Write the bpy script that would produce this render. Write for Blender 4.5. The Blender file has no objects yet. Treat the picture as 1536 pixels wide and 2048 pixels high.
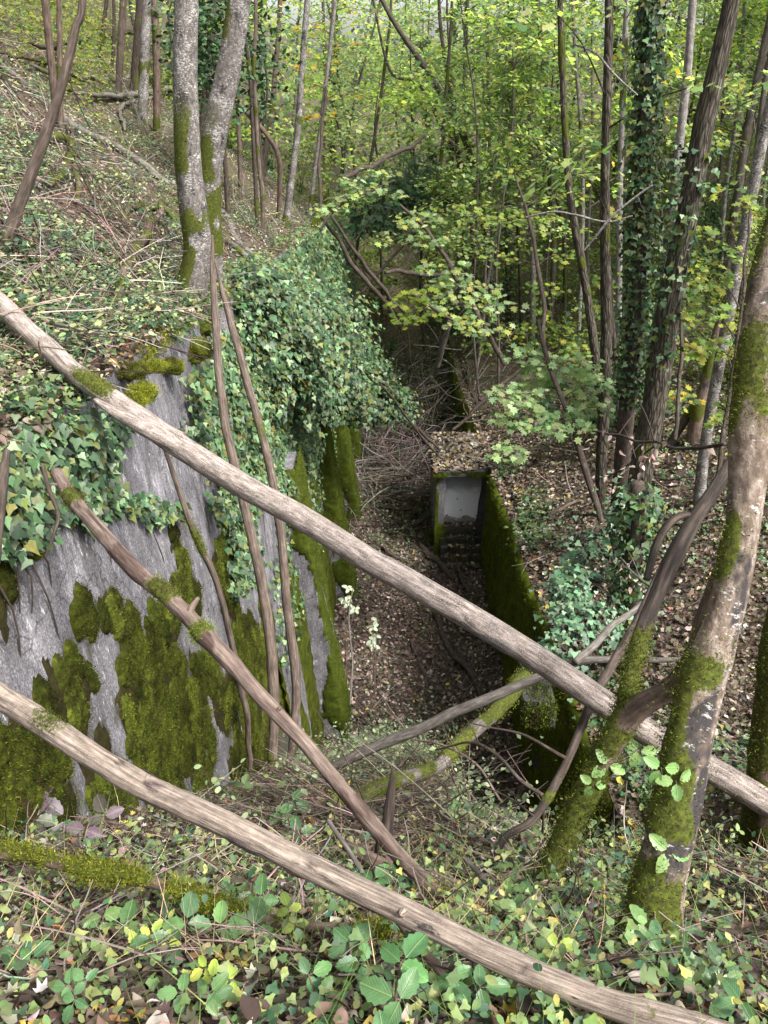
import bpy, math, random
import numpy as np

# ------------------------------------------------------------------ camera, sky, sun, exposure
SC = bpy.context.scene
COL = SC.collection
F = 1538.0                                   # focal length in pixels of the 1536 x 2048 photograph
PITCH = math.radians(30.0)
cam_d = bpy.data.cameras.new('camera')
cam = bpy.data.objects.new('camera', cam_d); COL.objects.link(cam)
cam_d.sensor_fit = 'VERTICAL'; cam_d.angle_y = 2*math.atan(1024.0/F)
cam_d.clip_start = 0.05; cam_d.clip_end = 400
cam.location = (0, 0, 0); cam.rotation_euler = (math.radians(90)-PITCH, 0, 0)
SC.camera = cam

SUN_EL, SUN_AZ = math.radians(54), math.radians(128)      # azimuth clockwise from +Y
w = bpy.data.worlds.new('World'); SC.world = w; w.use_nodes = True
nt = w.node_tree; nt.nodes.clear()
wo = nt.nodes.new('ShaderNodeOutputWorld'); bg = nt.nodes.new('ShaderNodeBackground')
sky = nt.nodes.new('ShaderNodeTexSky'); sky.sky_type = 'NISHITA'; sky.sun_disc = False
sky.sun_elevation = SUN_EL; sky.sun_rotation = SUN_AZ; sky.dust_density = 4.0; sky.air_density = 1.0
hs = nt.nodes.new('ShaderNodeHueSaturation'); hs.inputs['Saturation'].default_value = 0.25
nt.links.new(sky.outputs[0], hs.inputs['Color']); nt.links.new(hs.outputs[0], bg.inputs[0])
bg.inputs[1].default_value = 0.13
nt.links.new(bg.outputs[0], wo.inputs[0])
sun_d = bpy.data.lights.new('sun', 'SUN'); sun_d.energy = 2.5; sun_d.angle = math.radians(12); sun_d.color = (1.0, .965, .91)
sun = bpy.data.objects.new('sun', sun_d); COL.objects.link(sun)
sdir = (math.sin(SUN_AZ)*math.cos(SUN_EL), math.cos(SUN_AZ)*math.cos(SUN_EL), math.sin(SUN_EL))
from mathutils import Vector
sun.rotation_euler = Vector(sdir).to_track_quat('Z', 'Y').to_euler()
vs = SC.view_settings
vs.view_transform = 'Standard'; vs.look = 'None'; vs.gamma = 1.0; vs.use_curve_mapping = False
vs.exposure = 1.72
SC.cycles.max_bounces = 6; SC.cycles.diffuse_bounces = 4; SC.cycles.transmission_bounces = 4
SC.cycles.caustics_reflective = False; SC.cycles.caustics_refractive = False

# ------------------------------------------------------------------ small maths
RNG = np.random.default_rng(11)
SP, CP = math.sin(PITCH), math.cos(PITCH)
def ray(px, py):
    a = (px-768.0)/F; b = (1024.0-py)/F
    return np.array([a, CP+b*SP, -SP+b*CP])
def at(px, py, t): return ray(px, py)*t               # t = distance along the optical axis
def atY(px, py, Y):
    r = ray(px, py); return r*(Y/r[1])
def project(P):
    P = np.asarray(P, float)
    t = P[:, 1]*CP-P[:, 2]*SP
    t = np.where(t < .05, .05, t)
    u = P[:, 0]/t; v = (P[:, 1]*SP+P[:, 2]*CP)/t
    return 768+u*F, 1024-v*F, t
def norm(v):
    v = np.asarray(v, float); n = np.linalg.norm(v, axis=-1, keepdims=True)
    return v/np.maximum(n, 1e-9)
def smooth(a, b, x):
    t = np.clip((np.asarray(x, float)-a)/(b-a), 0, 1); return t*t*(3-2*t)
def _hash(i, j, k, s):
    h = (i.astype(np.uint32)*np.uint32(374761393) + j.astype(np.uint32)*np.uint32(668265263)
         + k.astype(np.uint32)*np.uint32(2147483647) + np.uint32(s*974711+13))
    h = (h ^ (h >> np.uint32(13)))*np.uint32(1274126177)
    h = (h ^ (h >> np.uint32(15)))*np.uint32(2246822519)
    return ((h ^ (h >> np.uint32(16))) & np.uint32(0xffff)).astype(np.float64)/32767.5-1.0
def vn(P, f=1.0, seed=0):
    """smooth value noise in -1..1 at the points P (N,3)"""
    P = np.asarray(P, float)*f+1000.0
    I = np.floor(P).astype(np.int64); u = P-I; u = u*u*(3-2*u)
    i, j, k = I[:, 0], I[:, 1], I[:, 2]
    r = 0
    for a in (0, 1):
        wx = u[:, 0] if a else 1-u[:, 0]
        for b in (0, 1):
            wy = u[:, 1] if b else 1-u[:, 1]
            for c in (0, 1):
                wz = u[:, 2] if c else 1-u[:, 2]
                r = r+wx*wy*wz*_hash(i+a, j+b, k+c, seed)
    return r
def fbm(P, f=1.0, o=3, seed=0):
    r = 0; a = 1.0
    for q in range(o):
        r = r+a*vn(P, f, seed+q*7); f *= 2.03; a *= .5
    return r
def in_poly(x, y, poly):
    ins = np.zeros(len(x), bool); n = len(poly)
    for i in range(n):
        x0, y0 = poly[i]; x1, y1 = poly[(i+1) % n]
        c = ((y0 > y) != (y1 > y))
        if y1 != y0:
            ins ^= c & (x < (x1-x0)*(y-y0)/(y1-y0)+x0)
    return ins

# ------------------------------------------------------------------ mesh builder
def tag(o, label=None, cat=None, group=None, kind=None):
    if label: o['label'] = label
    if cat: o['category'] = cat
    if group: o['group'] = group
    if kind: o['kind'] = kind
    return o
def empty(name, loc):
    o = bpy.data.objects.new(name, None); COL.objects.link(o); o.location = [float(v) for v in loc]
    o.empty_display_size = .1
    return o

class MB:
    """collects vertices, faces and per-vertex data (col, tc, moss); build() links ONE mesh object"""
    def __init__(s): s.V = []; s.L = []; s.S = []; s.C = []; s.T = []; s.M = []; s.n = 0
    def add(s, V, loops, sizes, col=None, tc=None, moss=None):
        V = np.asarray(V, float); n = len(V)
        s.V.append(V); s.L.append(np.asarray(loops, np.int64)+s.n); s.S.append(np.asarray(sizes, np.int64)); s.n += n
        s.C.append(np.zeros((n, 3)) if col is None else (np.broadcast_to(col, (n, 3))))
        s.T.append(V if tc is None else tc); s.M.append(np.zeros(n) if moss is None else np.asarray(moss, float))
        return s
    def build(s, name, mat, parent=None, flat=False, col=True):
        V = np.concatenate(s.V); L = np.concatenate(s.L); S = np.concatenate(s.S)
        if parent is not None: V = V-np.array(parent_origin(parent))
        me = bpy.data.meshes.new(name)
        me.vertices.add(len(V)); me.vertices.foreach_set('co', V.astype(np.float32).ravel())
        me.loops.add(len(L)); me.loops.foreach_set('vertex_index', L.astype(np.int32))
        me.polygons.add(len(S))
        st = np.concatenate([[0], np.cumsum(S)[:-1]]).astype(np.int32)
        me.polygons.foreach_set('loop_start', st)
        try: me.polygons.foreach_set('loop_total', S.astype(np.int32))
        except Exception: pass
        me.polygons.foreach_set('use_smooth', np.full(len(S), not flat))
        if col:
            C = np.concatenate(s.C); a = me.attributes.new('Col', 'FLOAT_COLOR', 'POINT')
            a.data.foreach_set('color', np.concatenate([C, np.ones((len(C), 1))], 1).astype(np.float32).ravel())
        a = me.attributes.new('tc', 'FLOAT_VECTOR', 'POINT'); a.data.foreach_set('vector', np.concatenate(s.T).astype(np.float32).ravel())
        M = np.concatenate(s.M)
        if M.any():
            a = me.attributes.new('moss', 'FLOAT', 'POINT'); a.data.foreach_set('value', M.astype(np.float32))
        me.update(calc_edges=True)
        me.materials.append(mat)
        o = bpy.data.objects.new(name, me); COL.objects.link(o)
        if parent is not None: o.parent = parent
        return o
def parent_origin(p):
    v = np.array(p.location)
    while p.parent is not None:
        p = p.parent; v = v+np.array(p.location)
    return v

def frames(nrm, d):
    z = norm(nrm); y = d-z*np.sum(d*z, 1, keepdims=True); y = norm(y); x = np.cross(y, z)
    return np.stack([x, y, z], 2)                       # columns
def scatter(mb, tmpl, pos, nrm, dirv, size, col, moss=None):
    """adds one copy of the template (V, faces) per row"""
    TV, TF = tmpl; n = len(pos)
    if n == 0: return mb
    R = frames(nrm, dirv)
    size = np.broadcast_to(np.asarray(size, float), (n,))
    V = np.einsum('nij,kj->nki', R, TV)*size[:, None, None]+np.asarray(pos)[:, None, :]
    k = len(TV)
    fl = np.concatenate([np.asarray(f) for f in TF]); fs = np.array([len(f) for f in TF])
    L = (np.arange(n)[:, None]*k+fl[None, :]).ravel()
    S = np.tile(fs, n)
    C = np.repeat(np.asarray(col, float), k, 0)
    T = np.tile(TV, (n, 1))
    mb.add(V.reshape(-1, 3), L, S, C, T)
    return mb
def rand_dirs(n, rng=None):
    v = (rng or RNG).normal(size=(n, 3)); return norm(v)
def palette(n, cols, wts=None, jit=.18, rng=None):
    rng = rng or RNG
    cols = np.asarray(cols, float); wts = None if wts is None else np.asarray(wts, float)[:len(cols)]; p = None if wts is None else wts/np.sum(wts)
    c = cols[rng.choice(len(cols), n, p=p)]
    return np.clip(c*(1+rng.normal(size=(n, 1))*jit)*(1+rng.normal(size=(n, 3))*jit*.35), .004, .9)

# ------------------------------------------------------------------ leaf templates (y along the leaf, z its upper side)
def fan(R, tip=(0, 1), base=(0, 0), ctr=(0, .38), fold=.12, droop=.12, curl=0.):
    P = [base]+list(R)+[tip]+[(-x, y) for x, y in R[::-1]]
    V = [(ctr[0], ctr[1])]+P
    out = []
    for x, y in V:
        out.append((x, y, fold*abs(x)-droop*y*y+curl*(x*x)*3))
    m = len(P)
    return np.array(out), [(0, 1+i, 1+(i+1) % m) for i in range(m)]
OVAL = fan([(.2, .14), (.3, .42), (.2, .76)])
OVAL4 = (np.array([(0, 0, 0), (.32, .45, .07), (0, 1, -.1), (-.32, .45, .07)]), [(0, 1, 2), (0, 2, 3)])
MAPLE = fan([(.28, -.06), (.22, .14), (.56, .26), (.3, .42), (.42, .7), (.15, .62)], fold=.05, droop=.2)
MAPLE_FAR = fan([(.4, .05), (.22, .3), (.4, .66)], ctr=(0, .36), fold=.06, droop=.15)
IVY = fan([(.3, -.1), (.52, .2), (.26, .45)], fold=.1, droop=.15)
DEAD1 = fan([(.28, .1), (.36, .42), (.2, .78)], fold=-.1, droop=-.25, curl=.8)
DEAD2 = fan([(.28, -.06), (.22, .14), (.56, .26), (.3, .42), (.42, .7), (.15, .62)], fold=.25, droop=-.3, curl=.3)
DEAD3 = fan([(.22, .15), (.3, .45), (.16, .8)], fold=.5, droop=.35)
def bramble_leaf(rows=9):
    V = []; Fc = []
    for i in range(rows+1):
        y = i/rows
        wd = .36*math.sin(math.pi*min(1, y**.75*.97+.015))**.8 if 0 < i < rows else .0
        if i % 2: wd *= 1.0
        else: wd *= .84
        zc = -.22*y*y
        for q in (-1, -.5, 0, .5, 1):
            V.append((wd*q, y+(.05*abs(q) if 0 < i < rows else 0), zc+.13*abs(q)*wd*2+(.016 if i % 2 else -.016)*abs(q)*(1 if 0 < i < rows else 0)))
    for i in range(rows):
        for q in range(4):
            a = i*5+q; Fc.append((a, a+1, a+6, a+5))
    return np.array(V), Fc
BRAM = bramble_leaf()
def blade(w=.02, bend=.45, rows=4):
    V = []; Fc = []
    for i in range(rows+1):
        s = i/rows
        V += [(-w*(1-s*.85), s*(1-.3*bend*s), -bend*s*s), (w*(1-s*.85), s*(1-.3*bend*s), -bend*s*s)]
    for i in range(rows): Fc.append((2*i, 2*i+1, 2*i+3, 2*i+2))
    return np.array(V), Fc
BLADES = [blade(.008, .2), blade(.007, .6), blade(.009, .9)]
def twig_t(seed, side=True):
    r = random.Random(seed); V = []; Fc = []
    def stick(p, d, L, rad, rows):
        o = len(V); p = np.array(p, float); d = np.array(d, float)
        for i in range(rows+1):
            rr = rad*(1-.6*i/rows)
            for q in range(3):
                a = q*2.094; V.append((p[0]+rr*math.cos(a), p[1], p[2]+rr*math.sin(a)))
            d = d+np.array([r.gauss(0, .18), 0, r.gauss(0, .12)]); p = p+d/np.linalg.norm(d)*L/rows
        for i in range(rows):
            for q in range(3):
                a = o+i*3+q; b = o+i*3+(q+1) % 3; Fc.append((a, b, b+3, a+3))
    stick((0, 0, 0), (0, 1, 0), 1, .012, 5)
    if side:
        for y in (.35, .6): stick((V[int(y*5)*3][0], y, V[int(y*5)*3][2]), (r.choice((-1, 1))*.9, .8, r.uniform(-.2, .4)), .4, .007, 3)
    return np.array(V), Fc
TWIGS = [twig_t(3), twig_t(5), twig_t(8, False), twig_t(9)]

# ------------------------------------------------------------------ tubes (logs, trunks, branches)
def spline(P, step):
    P = np.asarray(P, float); n = len(P)
    out = []
    for i in range(n-1):
        p0 = P[max(i-1, 0)]; p1 = P[i]; p2 = P[i+1]; p3 = P[min(i+2, n-1)]
        m = max(2, int(np.linalg.norm((p2-p1)[:3])/step)+1)
        for j in range(m):
            u = j/m
            out.append(.5*((2*p1)+(-p0+p2)*u+(2*p0-5*p1+4*p2-p3)*u*u+(-p0+3*p1-3*p2+p3)*u**3))
    out.append(P[-1]); return np.array(out)
def tube(mb, pts, rad, sides=10, step=None, seed=0, rough=.05, wob=0., moss=None, flare=0., taper_end=False, lump=.35, furrow=0., plates=None, cracks=None):
    """pts (n,3), rad (n) -> bark tube with a rounded noise profile; moss(P, N, s, up) -> 0..1"""
    pts = np.asarray(pts, float); rad = np.broadcast_to(np.asarray(rad, float), (len(pts),))
    step = step or max(.02, float(np.mean(rad))*1.2)
    Q = spline(np.concatenate([pts, rad[:, None]], 1), step)
    C, R = Q[:, :3].copy(), np.maximum(Q[:, 3], .0012)
    n = len(C)
    d = np.linalg.norm(np.diff(C, axis=0), axis=1); s = np.concatenate([[0], np.cumsum(d)])
    if wob:
        ss = np.stack([s*0, s, s*0], 1)
        for ax in range(3): C[:, ax] += wob*fbm(ss+ax*31.7+seed*5.1, 1.7, 2, seed+ax)*smooth(0, .3, s)*smooth(0, .3, s[-1]-s)
    T = norm(np.gradient(C, axis=0))
    ref = np.array([0, 0, 1.]) if abs(T[0][2]) < .8 else np.array([0, 1., 0])
    U = np.zeros((n, 3)); u = ref-T[0]*ref.dot(T[0])
    for i in range(n):
        u = u-T[i]*u.dot(T[i]); u = u/max(np.linalg.norm(u), 1e-9); U[i] = u
    W = np.cross(T, U)
    th = np.linspace(0, 2*math.pi, sides, endpoint=False)
    ct, st_ = np.cos(th), np.sin(th)
    N = U[:, None, :]*ct[None, :, None]+W[:, None, :]*st_[None, :, None]
    Rm = R[:, None]*np.ones((1, sides))
    if flare: Rm = Rm*(1+flare*np.exp(-s/(R[0]*2.2))[:, None]*(1+.35*np.cos(th*5+seed))[None, :])
    tc = np.stack([R.mean()*ct[None, :]*np.ones((n, 1)), R.mean()*st_[None, :]*np.ones((n, 1)), s[:, None]*np.ones((1, sides))], 2)
    flat_tc = tc.reshape(-1, 3)+seed*3.3
    g = fbm(flat_tc*np.array([1, 1, lump]), 1.0/max(R.mean()*1.3, .004), 3, seed).reshape(n, sides)
    Rm = Rm*(1+rough*g)
    if furrow:
        fu = np.abs(vn(flat_tc*np.array([1, 1, .16]), 1/.028, seed+5)).reshape(n, sides)
        Rm = Rm+furrow*(fu-.4)
    tcol = None
    if plates or cracks:
        tcol = np.zeros((n*sides, 3))
        if plates:
            tcol[:, 0] = smooth(plates[1], plates[1]+.10, fbm(flat_tc*np.array([1, 1, .25]), plates[0], 4, seed+40)); Rm = Rm+plates[2]*tcol[:, 0].reshape(n, sides)
        if cracks:
            tcol[:, 1] = (1-smooth(0, cracks[1], np.abs(vn(flat_tc*np.array([1, 1, .05]), cracks[0], seed+50))))*smooth(-.2, .3, vn(flat_tc*np.array([1, 1, .3]), 9, seed+51)); Rm = Rm-cracks[2]*tcol[:, 1].reshape(n, sides)
    if taper_end: Rm[-1] *= .15
    P = C[:, None, :]+N*Rm[:, :, None]
    m = None
    Pf, Nf = P.reshape(-1, 3), N.reshape(-1, 3)
    sf = np.repeat(s, sides)
    if moss is not None:
        m = np.clip(moss(Pf, Nf, sf, s[-1]), 0, 1)
        Pf = Pf+Nf*(m*(.004+.10*np.repeat(R, sides))*(1+.5*vn(Pf, 35, seed+2)))[:, None]
    V = np.concatenate([Pf, C[:1]-T[:1]*R[0]*.15, C[-1:]+T[-1:]*R[-1]*.2])
    i = np.arange(n-1)[:, None]; q = np.arange(sides)[None, :]; q2 = (q+1) % sides
    quads = np.stack([i*sides+q, i*sides+q2, (i+1)*sides+q2, (i+1)*sides+q], 2).reshape(-1, 4)
    c0 = n*sides; qq = np.arange(sides); qn = (qq+1) % sides
    t0 = np.stack([np.full(sides, c0), qn, qq], 1); t1 = np.stack([np.full(sides, c0+1), (n-1)*sides+qq, (n-1)*sides+qn], 1)
    L = np.concatenate([quads.ravel(), t0.ravel(), t1.ravel()]); S = np.concatenate([np.full(len(quads), 4), np.full(2*sides, 3)])
    tcv = np.concatenate([flat_tc, flat_tc[:1]*0+flat_tc[0], flat_tc[-1:]])
    mm = None if m is None else np.concatenate([m, [0, 0]])
    mb.add(V, L, S, None if tcol is None else np.concatenate([tcol, tcol[:1], tcol[-1:]]), tcv, mm)
    return dict(C=C, R=R, T=T, s=s, P=Pf, N=Nf, m=m, jit=.6*max(step, 2*math.pi*float(R.mean())/sides))
def moss_fn(seed, bias=0., f=6., up=.5, low=0., low_h=.6, gain=2.2):
    def fn(P, N, s, L):
        return np.clip((fbm(P, f, 3, seed)*.9+bias+up*N[:, 2]+low*np.exp(-s/low_h))*gain, 0, 1)
    return fn
TUFT = (np.array([(-.16, 0, 0), (.16, 0, 0), (.05, .6, .12), (0, 1, .3)]), [(0, 1, 2), (0, 2, 3)])
MOSSC = [(.075, .095, .010), (.042, .056, .008), (.15, .165, .018), (.018, .020, .007), (.045, .033, .011)]
def tufts(mb, P, N, m, density, size, seed=0, cols=MOSSC, wts=(4, 4, 2, 2, 1), thr=.45, tint=None, jit=0.):
    """fuzz of little moss shoots on the points whose moss value is high; density = shoots per point"""
    rng = np.random.default_rng(seed)
    sel = np.where(m > thr)[0]
    if len(sel) == 0: return mb
    n = int(len(sel)*density)
    i = rng.choice(sel, n)
    pos = P[i]+rng.normal(size=(n, 3))*size*.9
    if jit:
        o = rng.normal(size=(n, 3))*jit; pos = pos+o-N[i]*np.sum(o*N[i], 1, keepdims=True)
    nrm = rand_dirs(n, rng); d = norm(N[i]+rng.normal(size=(n, 3))*.45+np.array([0, 0, .15]))
    c = palette(n, cols, wts, .2, rng)
    patch = 1+.4*vn(pos, 9, seed+3)[:, None]
    br_ = np.clip(vn(pos*np.array([1, 1, .4]), 5.5, seed+6)*2-.25, 0, .8)[:, None]; c = c*(1-br_)+br_*np.array([[.032, .025, .011]])
    return scatter(mb, TUFT, pos, nrm, d, size*rng.uniform(.6, 1.4, n), np.clip(c*patch*(1 if tint is None else tint[i][:, None]), .003, .8))
# ------------------------------------------------------------------ materials
class NT:
    def __init__(s, name):
        s.m = bpy.data.materials.new(name); s.m.use_nodes = True
        s.t = s.m.node_tree; s.t.nodes.clear()
        s.out = s.t.nodes.new('ShaderNodeOutputMaterial')
    def n(s, ty, **kw):
        nd = s.t.nodes.new('ShaderNode'+ty)
        for k, v in kw.items():
            if hasattr(nd, k): setattr(nd, k, v)
            else: nd.inputs[k].default_value = v
        return nd
    def l(s, a, b): s.t.links.new(a, b); return s
    def attr(s, name): return s.n('Attribute', attribute_name=name)
    def noise(s, vec, scale, detail=4, rough=.55, dist=0.):
        nd = s.n('TexNoise'); nd.inputs['Scale'].default_value = scale; nd.inputs['Detail'].default_value = detail
        nd.inputs['Roughness'].default_value = rough; nd.inputs['Distortion'].default_value = dist
        s.l(vec, nd.inputs['Vector']); return nd.outputs[0]
    def scale(s, vec, xyz):
        nd = s.n('Mapping'); nd.inputs['Scale'].default_value = xyz; s.l(vec, nd.inputs['Vector']); return nd.outputs[0]
    def ramp(s, f, stops, interp='LINEAR'):
        nd = s.n('ValToRGB'); cr = nd.color_ramp; cr.interpolation = interp
        while len(cr.elements) < len(stops): cr.elements.new(.5)
        for e, (p, c) in zip(cr.elements, stops):
            e.position = p; e.color = (c, c, c, 1) if isinstance(c, (int, float)) else (*c, 1)
        s.l(f, nd.inputs[0]); return nd.outputs[0]
    def mix(s, fac, a, b, mode='MIX'):
        nd = s.n('MixRGB', blend_type=mode)
        for sock, v in ((nd.inputs[0], fac), (nd.inputs[1], a), (nd.inputs[2], b)):
            if isinstance(v, (int, float)): sock.default_value = v
            elif isinstance(v, tuple): sock.default_value = (*v, 1)
            else: s.l(v, sock)
        return nd.outputs[0]
    def math(s, op, a, b=0.):
        nd = s.n('Math', operation=op)
        for sock, v in ((nd.inputs[0], a), (nd.inputs[1], b)):
            if isinstance(v, (int, float)): sock.default_value = v
            else: s.l(v, sock)
        return nd.outputs[0]
    def bump(s, h, strength=.5, dist=.01):
        nd = s.n('Bump'); nd.inputs['Strength'].default_value = strength; nd.inputs['Distance'].default_value = dist
        s.l(h, nd.inputs['Height']); return nd.outputs[0]
    def finish(s, col, rough=.9, bump=None, spec=.25):
        p = s.n('BsdfPrincipled'); p.inputs['Specular IOR Level'].default_value = spec
        if isinstance(rough, (int, float)): p.inputs['Roughness'].default_value = rough
        else: s.l(rough, p.inputs['Roughness'])
        if isinstance(col, tuple): p.inputs['Base Color'].default_value = (*col, 1)
        else: s.l(col, p.inputs['Base Color'])
        if bump is not None: s.l(bump, p.inputs['Normal'])
        s.l(p.outputs[0], s.out.inputs[0]); return s.m

def leaf_mat(name, trans=.4, rough=.5, spec=.3, tcol=(1.25, 1.2, .45), veins=False):
    s = NT(name); c = s.attr('Col').outputs['Color']
    n = s.noise(s.n('TexCoord').outputs['Object'], 45, 2)
    c = s.mix(.5, c, s.ramp(n, [(.3, .6), (.7, 1.35)]), 'MULTIPLY')
    bmp = None
    if veins:
        tc = s.attr('tc').outputs['Vector']
        sx = s.n('SeparateXYZ'); s.l(tc, sx.inputs[0])
        ax = s.math('ABSOLUTE', sx.outputs[0])
        v = s.math('SUBTRACT', sx.outputs[1], s.math('MULTIPLY', ax, 1.1))
        side = s.math('ABSOLUTE', s.math('SINE', s.math('MULTIPLY', v, 26.0)))
        side = s.ramp(side, [(0, 1.), (.28, 0.)])
        mid = s.ramp(ax, [(0, 1.), (.03, 0.)])
        vein = s.math('MAXIMUM', mid, s.math('MULTIPLY', side, .55))
        c = s.mix(s.math('MULTIPLY', vein, .4), c, (.3, .36, .15))
        bmp = s.bump(vein, .5, .003)
    p = s.n('BsdfPrincipled'); p.inputs['Roughness'].default_value = rough; p.inputs['Specular IOR Level'].default_value = spec
    s.l(c, p.inputs['Base Color'])
    if bmp is not None: s.l(bmp, p.inputs['Normal'])
    if trans:
        t = s.n('BsdfTranslucent'); s.l(s.mix(1., c, tcol, 'MULTIPLY'), t.inputs[0])
        mx = s.n('MixShader'); mx.inputs[0].default_value = trans
        s.l(p.outputs[0], mx.inputs[1]); s.l(t.outputs[0], mx.inputs[2]); s.l(mx.outputs[0], s.out.inputs[0])
    else: s.l(p.outputs[0], s.out.inputs[0])
    return s.m
M_LEAF = leaf_mat('thin_leaf', .6, .5, .22, (1.55, 1.55, .75))
M_IVY = leaf_mat('ivy_leaf', .15, .46, .26, (1.1, 1.2, .5))
M_GREEN = leaf_mat('herb_leaf', .35, .5, .22)
M_BRAM = leaf_mat('bramble_leaf', .22, .4, .35, (1.1, 1.2, .5), True)
M_DEAD = leaf_mat('dead_leaf', .12, .75, .2, (1.2, .9, .5))
M_MOSS = leaf_mat('moss_shoot', .25, .9, .1, (1.1, 1.1, .4))
M_STRAW = leaf_mat('straw', .2, .7, .2, (1.1, 1., .6))

MOSS_D, MOSS_L = (.022, .028, .006), (.075, .092, .011)
def moss_col(s, vec):
    n = s.noise(vec, 60, 3); n2 = s.noise(vec, 6, 2)
    return s.mix(s.ramp(n2, [(.35, 0.), (.65, 1.)]), s.ramp(n, [(.3, MOSS_D), (.7, MOSS_L)]), s.ramp(n, [(.3, (.03, .028, .008)), (.7, (.085, .10, .012))]))

def bark(name, cols, stretch=.2, freq=30., bump=.5, lichen=0., dark=0., speck=0., crack=0., moss_on=True, streak=(1, 1), big=None, plates=None):
    s = NT(name); tc = s.attr('tc').outputs['Vector']; obj = s.n('TexCoord').outputs['Object']
    v = s.scale(tc, (1, 1, stretch))
    n1 = s.noise(v, freq, 6, .65); n2 = s.noise(tc, freq*.22, 3)
    c = s.ramp(n1, [(.28, cols[0]), (.5, cols[1]), (.74, cols[2])])
    c = s.mix(.6, c, s.ramp(n2, [(.3, .6), (.7, 1.3)]), 'MULTIPLY')
    h = n1
    if crack:
        vo = s.n('TexVoronoi', feature='DISTANCE_TO_EDGE'); vo.inputs['Scale'].default_value = crack
        vd = s.n('VectorMath', operation='ADD'); s.l(s.scale(tc, (1, 1, .13)), vd.inputs[0])
        nn = s.n('TexNoise'); nn.inputs['Scale'].default_value = crack*1.3; s.l(v, nn.inputs['Vector'])
        sc = s.n('VectorMath', operation='SCALE'); sc.inputs['Scale'].default_value = .6/crack; s.l(nn.outputs['Color'], sc.inputs[0]); s.l(sc.outputs[0], vd.inputs[1])
        s.l(vd.outputs[0], vo.inputs['Vector'])
        cr = s.ramp(vo.outputs['Distance'], [(.0, 0.), (.22, 1.)])
        c = s.mix(1., c, s.mix(cr, (.3, .27, .25), (1., 1., 1.)), 'MULTIPLY')
        h = s.math('ADD', s.math('MULTIPLY', n1, .4), cr)
    if dark:
        d = s.noise(s.scale(tc, (1, 1, .45)), freq*.12, 4, .7)
        c = s.mix(s.ramp(d, [(.5+dark*-.12+.12, 0.), (.5+dark*-.12+.17, 1.)]), c, (.035, .03, .03))
    if big:
        d = s.noise(s.scale(tc, (1, 1, .3)), freq*.2, 5, .7)
        c = s.mix(s.ramp(d, [(.56, 0.), (.6, 1.)]), c, big)
    if plates:
        cc = s.n('SeparateColor'); s.l(s.attr('Col').outputs['Color'], cc.inputs[0])
        pn = s.noise(v, freq*1.3, 5, .7)
        pcol = s.ramp(pn, [(.3, tuple(q*.45 for q in plates)), (.5, plates), (.72, tuple(min(1, q*2.1) for q in plates))])
        c = s.mix(cc.outputs[0], c, pcol); c = s.mix(s.math('MULTIPLY', cc.outputs[1], .85), c, (.02, .014, .011))
    if speck:
        d = s.noise(s.scale(tc, (1, 1, .5)), freq*5, 2)
        c = s.mix(s.math('MULTIPLY', s.ramp(d, [(.58, 0.), (.68, 1.)]), speck), c, (.55, .48, .42))
    if lichen:
        d = s.math('ADD', s.math('MULTIPLY', s.noise(s.scale(tc, (1, 1, 2.1)), freq*.95, 5, .75), .72), s.math('MULTIPLY', s.noise(tc, freq*.16, 3), .28))
        c = s.mix(s.ramp(d, [(.605-lichen*.13, 0.), (.66-lichen*.13, .85)]), c, (.43, .42, .40))
    b = s.bump(h, bump, .012)
    if moss_on:
        m = s.attr('moss').outputs['Fac']
        mm = s.ramp(s.math('ADD', m, s.math('MULTIPLY', s.math('SUBTRACT', s.noise(obj, 70, 3), .5), .7)), [(.38, 0.), (.55, 1.)])
        c = s.mix(mm, c, moss_col(s, obj))
    return s.finish(c, .88, b, .2)
M_LOG = bark('pale_log_wood', [(.058, .046, .041), (.185, .152, .134), (.385, .335, .30)], .16, 70, .6, speck=.75, dark=-.35, plates=(.12, .105, .10))
M_WEATHER = bark('weathered_wood', [(.055, .042, .036), (.2, .158, .128), (.42, .35, .29)], .07, 120, .6, speck=.35, plates=(.062, .042, .042), dark=-.1)
M_BROWNLOG = bark('brown_bark', [(.04, .027, .022), (.105, .074, .058), (.2, .15, .12)], .12, 55, .7, dark=.1)
M_REDLOG = bark('peeling_brown_wood', [(.05, .035, .029), (.13, .095, .078), (.25, .195, .165)], .1, 60, .7, plates=(.055, .036, .03))
M_POLE = bark('pole_bark', [(.035, .026, .022), (.10, .075, .06), (.2, .16, .135)], .1, 60, .7)
M_GREYB = bark('grey_dead_wood', [(.045, .038, .033), (.105, .092, .08), (.22, .2, .18)], .12, 70, .5)
M_DARKB = bark('dark_branch_bark', [(.018, .013, .010), (.05, .037, .03), (.11, .09, .075)], .15, 60, .6)
M_ASH = bark('pale_spotted_bark', [(.04, .034, .03), (.11, .097, .088), (.22, .2, .185)], .6, 42, .45, lichen=.6, dark=.35)
M_OAKB = bark('furrowed_bark', [(.033, .029, .021), (.088, .076, .058), (.165, .145, .12)], .12, 46, 1.0, crack=30.)
M_MAPLEB = bark('smooth_pale_bark', [(.045, .033, .024), (.14, .105, .08), (.33, .275, .235)], .5, 36, .7, lichen=.3, dark=.75)
M_FAR = bark('distant_bark', [(.025, .02, .016), (.065, .053, .044), (.14, .12, .105)], .15, 30, .5, lichen=.1)
M_FARP = bark('distant_pale_bark', [(.06, .05, .045), (.15, .135, .125), (.3, .28, .26)], .4, 30, .4, lichen=.35)
M_ROT = bark('rotten_wood', [(.010, .008, .007), (.032, .025, .021), (.10, .074, .056)], .08, 60, .8)

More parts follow.
